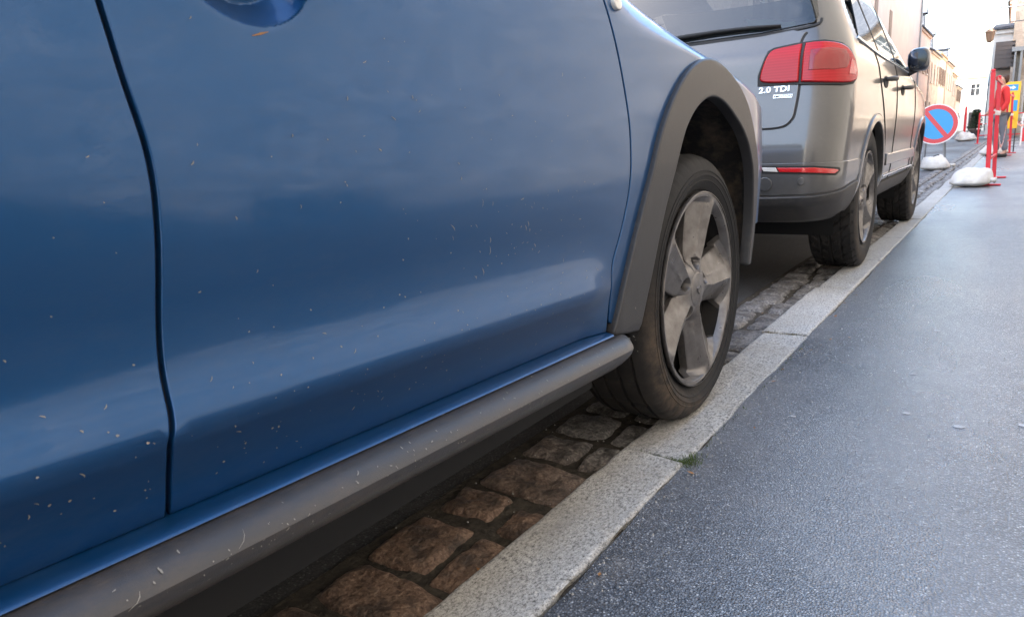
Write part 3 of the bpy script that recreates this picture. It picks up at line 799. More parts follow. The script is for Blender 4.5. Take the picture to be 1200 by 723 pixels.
def b_front(mx):
    s1 = mx is None; st = .016 if s1 else .045
    inner = [(p[0]+(.012 if p[0] < 1.66 else -.012), p[1]-.014) for p in aO]
    inner = [p for p in inner if p[1] > .335 and (p[0] < 1.7 or p[1] > .48)]
    patch('front_fender', shift(gapB, G)[2:]+[(1.10, 1.02), (1.06, 1.088), (2.40, 1.088), (2.473, 1.0), (2.473, .47), (2.03, .47)]+inner[::-1], car, M['blue'], blue, step=st, er=.0024, depth=.012, hint=cx_hint, mirror=mx)
    patch('arch_trim', [(p[0], p[1]) for p in aO]+aI[::-1], car, M['plastic'], blue, step=.012 if s1 else .03, off=.011, er=.0065, depth=.02, hint=cx_hint, mirror=mx)
    # liner: deep tunnel behind the arch
    b = MB(); n = len(aI)
    def LP(i, d):
        p = aI[int(i)]; q = car(p[0], p[1]); g = 1+.10*min(1, d/.04); yy = 1.66+(p[0]-1.66)*g; zz = .33+(q[2]-.33)*g
        x = q[0]+.004-d; return (x if mx is None else 2*BC-x, yy, zz)
    b.grid(LP, list(range(n)), [0, .02, .04, .1, .18, .28]); b.add([LP(i, .28) for i in range(n)], [tuple(range(n))])
    b.build('wheel_liner', M['liner'], blue, smooth=True, angle=60)
    # rear arch
    o = [(-.93+.43*cos(t), .33+.43*sin(t)) for t in lin(-.0, pi, 40)]; i_ = [(-.93+.35*cos(t), .33+.35*sin(t)) for t in lin(-.0, pi, 40)]
    patch('arch_trim', o+i_[::-1], car, M['plastic'], blue, step=.03, off=.011, er=.006, depth=.03, hint=cx_hint, mirror=mx)
both(b_parts); both(b_front)
for gp in (gapA, gapB):
    L = [(p[0]-.009, p[1]) for p in gp]; R = [(p[0]+.009, p[1]) for p in gp]
    for mx in (None, BC): patch('door_seal', L+R[::-1], car, M['rubber_seal'], blue, step=.018, off=-.0075, er=.001, depth=.002, hint=cx_hint, mirror=mx)  # black strip laid in the gap to paint its shade
# inner shell, so that nothing shows through the gaps
b = MB()
for sgn in (0, 1):
    fx = lambda x: x if sgn == 0 else 2*BC-x
    b.grid(lambda u, v: (fx(car(u, v)[0]-.035), u, car(u, v)[2]), lin(-.58, 1.30, 40), lin(.33, 1.0, 20))
b.box(-2.2, -.70, -1.4, 1.28, .165, .27); b.box(-2.0, -.90, 1.28, 2.3, .24, .60); b.box(-2.2, -.68, -1.45, -1.3, .24, .5)
b.build('floor_pan', M['dark'], blue)
# sill: painted strip on top, moulded plastic below
def sill_parts(mx):
    fx = lambda x: x if mx is None else 2*BC-x
    zs = lambda y: -.035*(y-.6)
    prof_b = [(.050, .349), (.030, .3475), (.016, .3465), (.006, .3445), (.003, .3415), (.010, .338)]
    prof = [(.012, .3385), (.0, .3395), (-.007, .3385), (-.018, .3325), (-.029, .3235), (-.0325, .3185), (-.0322, .312), (-.028, .304), (-.019, .294), (-.007, .284), (.010, .279), (.05, .276), (.10, .276)]
    b = MB(); b.grid(lambda y, k: (fx(BX-prof_b[k][0]), y, prof_b[k][1]+zs(y)), lin(-.56, 1.158, 80), list(range(len(prof_b)))); s = b.build('sill_strip', M['blue'], blue, smooth=True, angle=50)
    b = MB(); ys_ = lin(-.56, 1.195, 90)+[1.205, 1.212, 1.216]
    def SP(y, k):
        p = prof[k]; e = 1 if y <= 1.195 else max(0, 1-((y-1.195)/.021)**2)**.5*.35+.65
        x = -.04+(p[0]+.04)*1; z = .303+(p[1]-.303)*e
        yb = y-.016-max(0, (y-1.08)/.12)*max(0, .336-p[1])*.95
        return (fx(BX-(.04+(p[0]-.04)*e)), yb, z+zs(yb))
    b.grid(SP, ys_, list(range(len(prof)))); b.add([SP(1.216, k) for k in range(len(prof))], [tuple(range(len(prof)))])
    b.build('sill_cladding', M['sillp'], blue, smooth=True, angle=30)
both(sill_parts)
# greenhouse: side windows, pillars, roof, windscreen
def top(y, t):
    t = max(t, -.0); ins = .045+.27*t**1.15; z = .985+.52*sin(t*pi/2*.92)
    return (BX-ins, y, z-.035*(y-.6)*(1-t))
def gh(mx):
    patch('side_window', [(-1.05, .10), (-.62, .05), (.24, .05), (.22, .80), (-.7, .80)], top, M['glass'], blue, step=.06, hint=cx_hint, mirror=mx)
    patch('side_window', [(.30, .05), (1.0, .05), (.42, .80), (.28, .80)], top, M['glass'], blue, step=.06, hint=cx_hint, mirror=mx)
    for pl in ([(-1.45, 0), (-1.06, .0), (-.70, .83), (-1.1, .9)], [(.245, 0), (.295, 0), (.275, .83), (.225, .83)], [(1.01, 0), (1.12, 0), (.46, .90), (.42, .80)], [(-1.1, .82), (.46, .82), (.40, .97), (-1.0, .97)], [(-1.06, 0), (1.0, 0), (1.0, .045), (-1.06, .045)]):
        patch('window_pillar', pl, top, M['blue'] if pl[0][0] < -1 else M['black_plastic'], blue, step=.06, off=.002, hint=cx_hint, mirror=mx)
both(gh)
b = MB(); b.grid(lambda u, v: (BC+(.55)*v, u, 1.50+.03*(1-v*v)-.10*max(0, (-u-.8)/.4)**2-.02*(u-.2)**2), lin(-1.2, .45, 16), lin(-1, 1, 13)); b.build('roof', M['blue'], blue, smooth=True)
b = MB(); b.grid(lambda u, v: (BC+(.78-.24*u)*v, 1.12-.68*u-.10*v*v*(1-u), 1.03+.47*u), lin(0, 1, 8), lin(-1, 1, 13)); b.build('windscreen', M['glass'], blue, smooth=True)
b = MB(); b.grid(lambda u, v: (BC+(.78-.20*u)*v, -1.6+.40*u, .96+.50*u), lin(0, 1, 6), lin(-1, 1, 9)); b.build('rear_window', M['glass'], blue, smooth=True)
# handles, lamp, keyhole
for mx in (None, BC):
    fx = lambda x: x if mx is None else 2*BC-x
    b = MB(); pts = []
    for k in range(13):
        a = k/12; yy = .365+.17*a; pts.append((fx(BX-.003+.026*sin(pi*a)**.6), yy, .850+.004*sin(pi*a)))
    b.tube(pts, [.009]+[.012]*11+[.009], 12, flat=1.0); hd = b.build('door_handle', M['black_plastic'], blue, smooth=True)
    hd.parent = [o for o in blue.children if o.name.startswith('front_door')][0 if mx is None else 1]
ind = [(1.196+.017*cos(t), .925+.014*sin(t)) for t in lin(0, 2*pi, 25)[:-1]]
for mx in (None, BC): patch('indicator_lamp', ind, car, M['lens_clear'], blue, step=.006, off=.007, er=.004, depth=.006, hint=cx_hint, mirror=mx)
def flecks(parent, rows, fn=car, off=.0007, name='mud_fleck', m_='fleck', big=1.0):
    b = MB()
    for (n, y0, y1, s0, s1, a0, a1, l0, l1) in rows:
        for _ in range(n):
            y, s_ = random.uniform(y0, y1), random.uniform(s0, s1); a = random.uniform(a0, a1); l = random.uniform(l0, l1)*random.uniform(.3, 1); w_ = random.uniform(.0003, .0007)*big
            if random.random() < .45: l = random.uniform(.0008, .002); w_ = l*.7
            P = [];
            for k in range(4):
                t = k/3-.5; cy, cz = y+cos(a)*l*t+.15*l*sin(k*1.3), s_+sin(a)*l*t; ww = w_*(.4, 1, 1, .3)[k]
                for q in (-1, 1):
                    p = Vector(fn(cy-sin(a)*ww*q, cz+cos(a)*ww*q)); p.x += off; P.append(p)
            b.add(P, [(0, 1, 3, 2), (2, 3, 5, 4), (4, 5, 7, 6)])
    o = b.build(name, M[m_], parent); o['kind'] = 'stuff'; return o
fdoor = [o for o in blue.children if o.name.startswith('front_door')][0]; rdoor = [o for o in blue.children if o.name.startswith('rear_door')][0]
flecks(fdoor, [(110, .34, 1.12, .37, .80, .2, 2.6, .002, .008), (26, .70, .92, .50, .60, 1.2, 2.3, .004, .014), (22, .85, 1.10, .44, .62, .0, .9, .004, .016), (26, .34, .75, .37, .5, .1, 2.8, .002, .007), (60, .31, 1.12, .36, .44, 0, 3, .001, .003)])
flecks(rdoor, [(80, -.1, .29, .37, .80, .2, 2.6, .002, .007), (30, .05, .29, .36, .5, 1.2, 2.4, .002, .006)])
b = MB(); P = []
for k in range(7):
    t = k/6; w_ = .0011*(1-.7*abs(2*t-1)); p0 = car(.437+.019*t, .768+.006*t); 
    for q in (-1, 1): P.append((p0[0]+.0012+.0006*sin(5*t), p0[1], p0[2]+w_*q))
b.add(P, [(2*k, 2*k+1, 2*k+3, 2*k+2) for k in range(6)]); b.build('leaf_scrap', M['leafscrap'], fdoor)
flecks(blue, [(150, -.05, 1.2, .304, .337, -.3, .5, .0008, .006), (24, .05, 1.1, .302, .318, .0, .5, .002, .012), (9, .1, .6, .320, .335, .3, .6, .012, .022)], fn=lambda y, s_: (BX-interp([(.300, -.0255), (.312, -.0322), (.3185, -.0325), (.3235, -.029), (.3325, -.018), (.3385, -.007)], s_), y, s_-.035*(y-.6)+.0006), name='sill_mud', off=.0005, big=.8)
wx = -.595; BZW = .313
fw = make_wheel(blue, wx, 1.662, BZW, .326, .212, .240, 'road', 1, rot=radians(2), flat=.312)
for (x, y, s) in ((wx, -.93, 1), (2*BC-wx, 1.662, -1), (2*BC-wx, -.93, -1)):
    c = copy_tree(fw, blue); c.location = (x, y, .313 if x > BC else .28)
    if s < 0: c.scale = (-1, 1, 1)
for o in blue.children: o.location = o.location-blue.location
# ------------------------------------------------------------------ grey SUV
suvr = empty('parked_car', (VC, 5.8, 0))
tag(suvr, 'dusty grey-brown off-road style estate car parked ahead of the blue hatchback', 'car', 'cars parked along the kerb')
vh = lambda p: Vector((p.x-VC, (p.y-5.8)*.5, (p.z-.75)*.6))
WY, WZ = 4.585, .315; FY = 7.06
us = []
u = 0
while u < 5.2: us.append(u); u += .025 if u < 3.6 else .05
zs_ = lin(.24, 1.08, 43)+lin(1.10, 1.655, 24)
def skeep(sg):
    def k(u, z):
        p = suv(u, z)
        if z < .75:
            for cy in (WY, FY):
                if p[0] > VC+.6 and hypot(p[1]-cy, p[2]-WZ) < .405: return False
        if 1.175 < z < 1.50 and abs(u) < .66+(1.5-z)*.25: return False                 # rear window
        if z > 1.10 and z < 1.53 and p[1] > 4.12 and p[1] < 6.2-(z-1.1)*1.2 and p[0] > VC+.4: return False
        if z > 1.08 and z < 1.60 and p[1] > 5.4 and p[0] < VC+.60: return False
        return True
    return k
b = MB()
b.grid(suv, us, zs_, keep=skeep(1)); b.grid(lambda u, z: suv(-u-1e-9, z), us, zs_, keep=skeep(1))
b.grid(lambda u, v: (VC+suv(0.0, 1.655)[0]*0+.51*v, u, 1.655+.025*(1-v*v)*min(1, (u-4.0)/.5)), lin(4.03, 5.3, 14), lin(-1, 1, 11))
b.build('body', M['silver_paint'], suvr, smooth=True)
b = MB(); b.box(VC-.75, VC+.75, 3.85, 7.9, .24, .30); b.box(VC-.5, VC+.5, 3.72, 4.3, .27, .55); b.build('floor_pan', M['dark'], suvr)
b = MB(); b.box(VC-.62, VC-.08, 5.0, 5.16, .6, 1.22, bev=.05); b.box(VC+.08, VC+.62, 5.0, 5.16, .6, 1.22, bev=.05); b.box(VC-.62, VC+.62, 4.3, 4.42, .6, 1.12, bev=.04)
b.box(VC+.25, VC+.45, 5.02, 5.12, 1.2, 1.40, bev=.03); b.box(VC-.45, VC-.25, 5.02, 5.12, 1.2, 1.40, bev=.03); b.build('seat', M['dark'], suvr)
sideU = lambda y, z: (useg(y, z), z)
def SP_(pts): return [sideU(*p) for p in pts]
# glass
patch('rear_window', [(-.70, 1.17), (-.5, 1.155), (0, 1.15), (.5, 1.155), (.735, 1.175), (.755, 1.21), (.70, 1.49), (.6, 1.515), (-.6, 1.515), (-.70, 1.49), (-.755, 1.21)], suv, M['glass'], suvr, step=.05, off=.006, er=.003, hint=vh)
patch('rear_spoiler', [(-.66, 1.53), (.66, 1.53), (.62, 1.63), (-.62, 1.63)], suv, M['silver_paint'], suvr, step=.05, off=.04, er=.012, depth=.05, hint=vh)
tgp = smooth_path([(.655, 1.53), (.735, 1.35), (.768, 1.22), (.752, 1.165), (.700, 1.125), (.688, 1.05), (.7035, .93), (.7035, .86), (.697, .79), (.688, .745), (.655, .712), (.60, .703)], 5)
tg = [(0, 1.53)]+tgp+[(0, .703)]
tgf = tgp+[(-p[0], p[1]) for p in tgp[::-1]]
# tailgate: below the window only
low = [p for p in tgp if p[1] < 1.14]
win_low = [(.64, 1.152), (.5, 1.140), (.25, 1.136), (0, 1.135), (-.25, 1.136), (-.5, 1.140), (-.64, 1.152)]
tg_poly = [(p[0]-.003, p[1]) for p in low]+[(-p[0]+.003, p[1]) for p in low[::-1]]+win_low[::-1]
patch('tailgate', tg_poly, suv, M['silver_paint'], suvr, step=.025, off=.006, er=.004, depth=.01, hint=vh)
def ribbon(name, path, w_, off, m, parent, fn=suv, hint=vh, z=0):
    L = []; R = []
    for i, p in enumerate(path):
        a = path[max(0, i-1)]; c = path[min(len(path)-1, i+1)]; t = Vector((c[0]-a[0], c[1]-a[1])).normalized(); n = Vector((-t.y, t.x))*w_/2
        L.append((p[0]+n.x, p[1]+n.y)); R.append((p[0]-n.x, p[1]-n.y))
    return patch(name, L+R[::-1], fn, m, parent, step=max(.02, w_), off=off, er=w_*.2, depth=.004, hint=hint)
for s_ in (1, -1):
    ribbon('tailgate_seal', [(p[0]*s_, p[1]) for p in smooth_path(low, 2)]+([(0.0, .703)] if s_ > 0 else [(0., .703)]), .011, .002, M['rubber_seal'], suvr)  # dark ribbon drawn for the shade in the tailgate gap
ribbon('window_seal', smooth_path([(-.775, 1.20), (-.74, 1.165), (-.5, 1.146), (0, 1.14), (.5, 1.146), (.74, 1.165), (.775, 1.20)], 4), .014, .0045, M['rubber_seal'], suvr)
def bothu(fn_):
    for s_ in (1, -1): fn_(lambda P: [(p[0]*s_, p[1]) for p in P], s_)
def lights(F, s_):
    inner = smooth_path([(.700, .905), (.62, .908), (.555, .914), (.528, .925), (.523, .945), (.535, 1.0), (.553, 1.045), (.575, 1.063), (.63, 1.071), (.697, 1.078)], 4)
    patch('tail_light', F(inner+[(.699, .99)]), suv, M['red_lens'], suvr, step=.02, off=.014, er=.008, depth=.012, hint=vh)
    outer = smooth_path([(.709, 1.079), (.80, 1.080), (.90, 1.066), (.965, 1.035), (1.015, .985), (1.035, .945), (1.03, .915), (.99, .898), (.91, .892), (.80, .896), (.709, .905)], 4)
    tl = patch('tail_light', F(outer), suv, M['red_lens'], suvr, step=.02, off=.014, er=.008, depth=.012, hint=vh)
    patch('lamp_unit', F([(.74, .955), (.86, .95), (.93, .96), (.95, 1.0), (.92, 1.035), (.84, 1.045), (.74, 1.04)]), suv, M['red_lens_dark'], tl, step=.03, off=.0165, er=.002, depth=.003, hint=vh)
    patch('lamp_unit', F([(.945, .93), (1.0, .93), (1.01, .955), (.985, .99), (.96, 1.0)]), suv, M['red_bright'], tl, step=.03, off=.0165, er=.002, depth=.003, hint=vh)
    b_ = patch('lamp_surround', F([(.515, .90), (.70, .893), (.92, .881), (1.0, .888), (1.045, .915), (1.05, .95), (1.02, 1.0), (.97, 1.046), (.90, 1.076), (.80, 1.090), (.66, 1.085), (.57, 1.074), (.545, 1.06), (.512, .95)]), suv, M['rubber_seal'], suvr, step=.03, off=.0075, er=.002, depth=.006, hint=vh)
    rf = patch('reflector', F([(.63, .521), (.80, .517), (.935, .503), (.945, .495), (.915, .483), (.80, .493), (.645, .501)]), suv, M['red_bright'], suvr, step=.02, off=.010, er=.003, depth=.01, hint=vh)
    patch('lamp_lens', F([(.560, .525), (.626, .522), (.640, .501), (.572, .505)]), suv, M['lens_clear'], rf, step=.02, off=.010, er=.003, depth=.01, hint=vh)
    patch('reflector_slot', F([(.545, .532), (.80, .526), (.955, .510), (.965, .494), (.93, .474), (.80, .484), (.56, .496)]), suv, M['rubber_seal'], suvr, step=.03, off=.005, er=.002, depth=.006, hint=vh)
bothu(lights)
# bumper skin and the black valance
A0 = [(.375*cos(t), .375*sin(t)) for t in lin(0, pi, 30)]
aleft = [sideU(WY+.43*cos(t), WZ+.43*sin(t)) for t in lin(radians(178), radians(146), 8)]
bump = [(0, .39), (.6, .39), (.80, .395), (.95, .405), (1.1, .42), sideU(4.07, .43)]+[p for p in aleft if p[1] > .44 and p[1] < .53]+[sideU(4.07, .535), (1.1, .535), (.95, .537), (.6, .542), (0, .543)]
bump = [p for p in bump]
def bumpers(F, s_):
    patch('bumper', F(bump), suv, M['silver_paint'], suvr, step=.03, off=.004, er=.003, depth=.01, hint=vh)
    patch('bumper_valance', F([(0, .25), (.55, .25), (.75, .262), (.95, .27), sideU(3.99, .28), sideU(4.145, .27), sideU(4.14, .36), sideU(4.10, .425), (1.1, .415), (.95, .400), (.80, .388), (.6, .384), (0, .384)]), suv, M['black_plastic'], suvr, step=.03, off=.012, er=.006, depth=.03, hint=vh)
    for cy in (WY, FY):
        t0 = -.12
        o = [sideU(cy+.450*cos(t), WZ+.450*sin(t)) for t in lin(t0, pi+.12, 44)]; i_ = [sideU(cy+.400*cos(t), WZ+.400*sin(t)) for t in lin(t0, pi+.12, 44)]
        patch('arch_trim', F(o+i_[::-1]), suv, M['silver_paint'], suvr, step=.03, off=.010, er=.008, depth=.035, hint=vh)
        b = MB(); fx = lambda x: VC+(x-VC)*s_
        b.grid(lambda t, d: (fx(suv(*sideU(cy+.40*cos(t), WZ+.40*sin(t)))[0]-.01-d), cy+.412*cos(t), WZ+.412*sin(t)), lin(-.5, pi+.5, 40), [0, .05, .3, .5])
        b.build('wheel_liner', M['dark'], suvr, smooth=True)
    patch('sill', F(SP_([(5.03, .25), (6.62, .25), (6.64, .36), (5.02, .36)])), suv, M['black_plastic'], suvr, step=.05, off=.012, er=.008, depth=.03, hint=vh)
    patch('door_trim', F(SP_([(5.06, .455), (6.56, .455), (6.56, .525), (5.06, .525)])), suv, M['silver_paint'], suvr, step=.05, off=.014, er=.006, depth=.012, hint=vh)
    patch('door_trim', F(SP_([(5.06, .385), (6.56, .385), (6.56, .397), (5.06, .397)])), suv, M['chrome'], suvr, step=.05, off=.012, er=.003, depth=.01, hint=vh)
    # door seams
    for pth in ([(4.58, 1.10), (4.66, .95), (4.82, .78), (4.98, .62), (5.06, .45), (5.06, .36)], [(5.36, 1.09), (5.37, .8), (5.38, .36)], [(6.38, 1.03), (6.42, .8), (6.40, .6), (6.44, .36)]):
        ribbon('door_seam', [(p[0]*s_, p[1]) for p in SP_(smooth_path(pth, 4))], .010, .0035, M['rubber_seal'], suvr)
    for y in (4.78, 5.56):
        z = .955 if y < 5 else .935; h = MB(); pts = [Vector(suv(*sideU(y+.19*k, z)))+Vector((.012+.042*sin(pi*k)**.5, 0, .01*k)) for k in lin(0, 1, 9)]
        h.tube([(fx(p.x), p.y, p.z) for p in pts], [.010]+[.014]*7+[.010], 8); h.build('door_handle', M['black_plastic'] if y > 0 else 0, suvr, smooth=True)
        patch('handle_recess', [(useg(y+.095, z)*s_+.09*cos(t)*s_, z-.01+.035*sin(t)) for t in lin(0, 2*pi, 20)[:-1]], suv, M['rubber_seal'], suvr, step=.02, off=.003, er=.002, depth=.003, hint=vh)
    # side glass, pillars
    for pl in ([(4.13, 1.135), (4.68, 1.105), (4.62, 1.42), (4.50, 1.47), (4.33, 1.30)], [(4.73, 1.105), (5.36, 1.09), (5.30, 1.50), (4.68, 1.49)], [(5.44, 1.09), (6.36, 1.075), (5.82, 1.42), (5.60, 1.505), (5.38, 1.51)]):
        patch('side_window', F(SP_(pl)), suv, M['glass'], suvr, step=.05, off=.004, er=.003, depth=.01, hint=vh)
    patch('window_frame', F(SP_([(4.685, 1.10), (4.725, 1.10), (4.675, 1.49), (4.635, 1.44)])), suv, M['rubber_seal'], suvr, step=.05, off=.005, er=.003, hint=vh)
    patch('window_frame', F(SP_([(5.365, 1.09), (5.435, 1.09), (5.375, 1.51), (5.305, 1.50)])), suv, M['rubber_seal'], suvr, step=.05, off=.005, er=.003, hint=vh)
    ribbon('window_strip', [(p[0]*s_, p[1]) for p in SP_(smooth_path([(4.10, 1.128), (4.7, 1.094), (5.4, 1.078), (6.0, 1.068), (6.42, 1.060)], 4))], .016, .008, M['chrome'], suvr)
    ribbon('windscreen_pillar', [(p[0]*s_, p[1]) for p in SP_(smooth_path([(6.50, 1.075), (6.22, 1.25), (5.92, 1.42), (5.66, 1.53)], 4))], .05, .010, M['rubber_seal'], suvr)
    ribbon('roof_rail', [(p[0]*s_, p[1]) for p in SP_(smooth_path([(4.2, 1.60), (4.6, 1.61), (5.3, 1.60)], 4))], .03, .03, M['black_plastic'], suvr)
    # mirror
    h = MB()
    def mir(u, v):
        t = u*2*pi; q = sin(v*pi)**.5; SGP = lambda a, p: (1 if a >= 0 else -1)*abs(a)**p
        return (fx(-.60+.070*SGP(cos(t), .7)*q), 6.05+.115*(-cos(v*pi))*.8+.02*cos(t), 1.145+.080*SGP(sin(t), .7)*q*(1+.10*cos(t)))
    h.grid(mir, lin(0, 1, 25), lin(0, 1, 13)); mb_ = h.build('wing_mirror', M['black_mir'], suvr, smooth=True)
    h = MB(); h.tube([(fx(-.70), 6.10, 1.06), (fx(-.63), 6.08, 1.085), (fx(-.56), 6.06, 1.11)], [.04, .03, .03], 10); h.build('mirror_arm', M['black_plastic'], mb_)
    h = MB(); h.grid(lambda r, t: (fx(-.60+.060*cos(t)*r), 5.965-.004*(1-r*r), 1.145+.068*sin(t)*r), [0, .5, 1], lin(0, 2*pi, 25)); h.build('mirror_glass', M['mirror_dark'], mb_, smooth=True)
M['mirror_dark'] = mat('mirror_glass', (.02, .025, .035), .12, .8)
M['black_mir'] = mat('mirror_housing', (.012, .018, .035), .28, .2, .5)
bothu(bumpers)
# round parking sensor and towing-eye cover
for (u_, z_, r_) in ((.742, .455, .018), (-.742, .455, .018)):
    patch('parking_sensor', [(u_+r_*cos(t), z_+r_*sin(t)) for t in lin(0, 2*pi, 15)[:-1]], suv, M['silver_paint'], suvr, step=.01, off=.009, er=.003, depth=.008, hint=vh)
patch('towing_eye_cover', [(.578+.034*cos(t), .445+.034*sin(t)) for t in lin(0, 2*pi, 19)[:-1]], suv, M['silver_paint'], suvr, step=.015, off=.009, er=.004, depth=.008, hint=vh)
patch('number_plate', [(-.26, .60), (.26, .60), (.26, .69), (-.26, .69)], suv, M['sgn_white'], suvr, step=.05, off=.012, er=.003, hint=vh)
# lettering
def text_mesh(body, size, depth, bold=.0, sx=1.0, shear=0):
    cu = bpy.data.curves.new('t', 'FONT'); cu.body = body; cu.size = size; cu.extrude = depth; cu.offset = bold; cu.shear = shear; cu.resolution_u = 4; cu.space_character = 1.05
    o = bpy.data.objects.new('t', cu); C.objects.link(o); bpy.context.view_layer.update()
    me = bpy.data.meshes.new_from_object(o.evaluated_get(bpy.context.evaluated_depsgraph_get()))
    bpy.data.objects.remove(o); bpy.data.curves.remove(cu)
    for v in me.vertices: v.co.x *= sx
    return me
def letter(name, body, size, depth, u0, z0, m, parent, bold=0, sx=1, off=.007, shear=0, slope=0):
    me = text_mesh(body, size, depth, bold, sx, shear)
    for v in me.vertices:
        p = Vector(suv(u0+v.co.x, z0+v.co.y+slope*v.co.x)); n = (Vector(suv(u0+v.co.x, z0+v.co.y+.01))-p).cross(Vector(suv(u0+v.co.x+.01, z0+v.co.y))-p).normalized()
        if n.y > 0: n.negate()
        v.co = p+n*(off+depth+v.co.z)
    me.materials.clear(); me.materials.append(m)
    o = bpy.data.objects.new(name, me); C.objects.link(o); o.parent = parent; return o
letter('model_lettering', '2.0 TDI', .036, .0022, .524, .868, M['badge'], suvr, .0011, 1.20)
bp = patch('badge_plate', [(.590, .838), (.678, .836), (.680, .855), (.592, .857)], suv, M['badge'], suvr, step=.02, off=.0095, er=.002, depth=.004, hint=vh)
letter('badge_lettering', '4MOTION', .0155, .0008, .595, .8415, M['rubber_seal'], bp, .0002, 1.12, off=.0098)
# wiper
b = MB(); wp = [Vector(suv(u_, z_)) for u_, z_ in ((.02, 1.165), (.15, 1.185), (.30, 1.190), (.45, 1.188), (.585, 1.180))]
b.tube([p+Vector((0, -.022, 0)) for p in wp], [.016, .012, .010, .009, .006], 8); b.tube([p+Vector((0, -.012, -.008)) for p in wp[1:]], .005, 6)
b.build('rear_wiper', M['rubber_seal'], suvr, smooth=True)
b = MB(); b.grid(lambda u, v: (VC+v*(.74-.20*u), 6.72-1.15*u-.14*v*v, 1.07+.53*u), lin(0, 1, 8), lin(-1, 1, 11)); b.build('windscreen', M['glass'], suvr, smooth=True)
# true size and place of the car in the street (the panels above are drafted on a slightly larger pattern)
K = .87
def place(p):
    d = p[0]-VC; e = abs(d)
    return (VC*K-.085+.0+math_sign(d)*(e*K+.085*min(1, e/.40)), p[1]*K, .0871+K*p[2])
def math_sign(d): return 1 if d >= 0 else -1
def all_under(o):
    for ch in o.children:
        yield ch
        yield from all_under(ch)
for o in list(all_under(suvr)):
    if o.type == 'MESH':
        cn = [c.vector.copy() for c in o.data.corner_normals] if o.data.has_custom_normals else None
        for v in o.data.vertices: v.co = place(v.co)
        if cn: o.data.normals_split_custom_set(cn)
suvr.location = (VC*K-.085, 5.8*K, 0)
WXN, WYN, FYN, WR = -.580, WY*K, FY*K, .350
sw = make_wheel(suvr, WXN, WYN, WR-.006, WR, .222, .232, 'winter', 1, rot=radians(40), tm=M['tyre2'], lug=False)
for (x, y, s) in ((WXN, FYN, 1), (2*suvr.location.x-WXN, WYN, -1), (2*suvr.location.x-WXN, FYN, -1)):
    c = copy_tree(sw, suvr); c.location = (x, y, WR-.006 if s > 0 else WR-.045); c.scale = (s, 1, 1)
for o in suvr.children: o.location = o.location-suvr.location
b = MB()    # sheet added behind the rear window for the pale green reflection in it
b.grid(lambda u, v: place((VC+.36+.24*u-.05*v, 4.02+.10*v, 1.20+.09*v*(1-.5*u)+.03*(1-u)*sin(3*v)+.006*sin(9*u+4*v))), lin(0, 1, 10), lin(0, 1, 8))
o = b.build('folded_cloth', M['vis'], smooth=True); tag(o, 'pale green folded cloth seen through the rear window of the grey car', 'cloth')
md = o.modifiers.new('s', 'SOLIDIFY'); md.thickness = .006

# ------------------------------------------------------------------ no-parking sign, barriers, sandbags
def sandbag(x, y, z, L, W, H, rz, label, seed, group='sandbags weighing down the signs and barriers'):
    b = MB(); nU, nV = 30, 20
    def P(u, v):
        a = u*2*pi; s_ = sin(v*pi); c_ = -cos(v*pi)
        ca, sa = cos(a), sin(a); k = (abs(ca)**3+abs(sa)**3)**(-1/3)
        X = L/2*ca*k*s_**.55; Y = W/2*sa*k*s_**.55; Z = H*(.5+.5*c_*abs(c_)**-.2 if c_ else .5)
        Z = H*(.42+.58*c_) if c_ > 0 else H*.42*(1+c_*1.0)
        e = max(abs(X)/(L/2), abs(Y)/(W/2)); Z = Z*(1-.45*e**3)
        n = noise.noise(Vector((X*6+seed, Y*6, Z*4)))
        fold = .012*sin(X*40+seed)*e**2+.012*abs(noise.noise(Vector((X*9+seed, Y*22, 2))))+.008*abs(sin(Y*22+4*noise.noise(Vector((X*7, Y*7, seed)))))
        return (X*(1+.12*n), Y*(1+.12*n), max(0, Z*(1+.35*n)+fold*(1 if c_ > 0 else 0)))
    b.grid(P, lin(0, 1, nU), lin(0.02, .98, nV)); b.tube([(L*.47, 0, H*.3), (L*.54, .01, H*.34), (L*.60, .03, H*.30)], [.03, .018, .035], 8)
    o = b.build('sandbag', M['bag'], smooth=True, loc=(x, y, z)); o.rotation_euler = (0, 0, rz); tag(o, label, 'sandbag', group); return o
sg = empty('no_parking_sign', (-1.10, 14.3, -.045)); tag(sg, 'round red and blue no-parking sign on a low folding stand in the road', 'sign')
def disc(b, r0, r1, y, n=48, th=.0):
    b.grid(lambda t, r: (r*cos(t), y, r*sin(t)), lin(0, 2*pi, n+1), [r0, r1])
b = MB(); R_ = .335
b.grid(lambda t, k: ((R_-(0, 0, .006)[int(k)] if 0 else [R_, R_, R_-.01, 0][int(k)])*cos(t), [.02, 0, 0, 0][int(k)], [R_, R_, R_-.01, 0][int(k)]*sin(t)), lin(0, 2*pi, 49), [0, 1, 2, 3])
T = Matrix.Rotation(radians(-8), 4, 'X')
face = b.build('sign_face', M['sgn_white'], sg, loc=(0, 0, .765))
b = MB(); disc(b, R_-.085, R_-.018, -.003); 
for s0 in (1,):
    a = radians(-52); d = Vector((cos(a), sin(a))); n = Vector((-d.y, d.x))*.033
    q = [d*-.255+n, d*.255+n, d*.255-n, d*-.255-n]; b.add([(p.x, -.004, p.y) for p in q], [(0, 1, 2, 3)])
b.build('red_ring', M['sgn_red'], face)
b = MB(); disc(b, 0, R_-.083, -.002); b.build('blue_field', M['sgn_blue'], face)
b = MB(); b.grid(lambda t, r: (r*cos(t), .021, r*sin(t)), lin(0, 2*pi, 33), [0, R_]); b.build('sign_back', M['sgn_back'], face)
face.rotation_euler = (radians(-7), 0, radians(6))
b = MB()
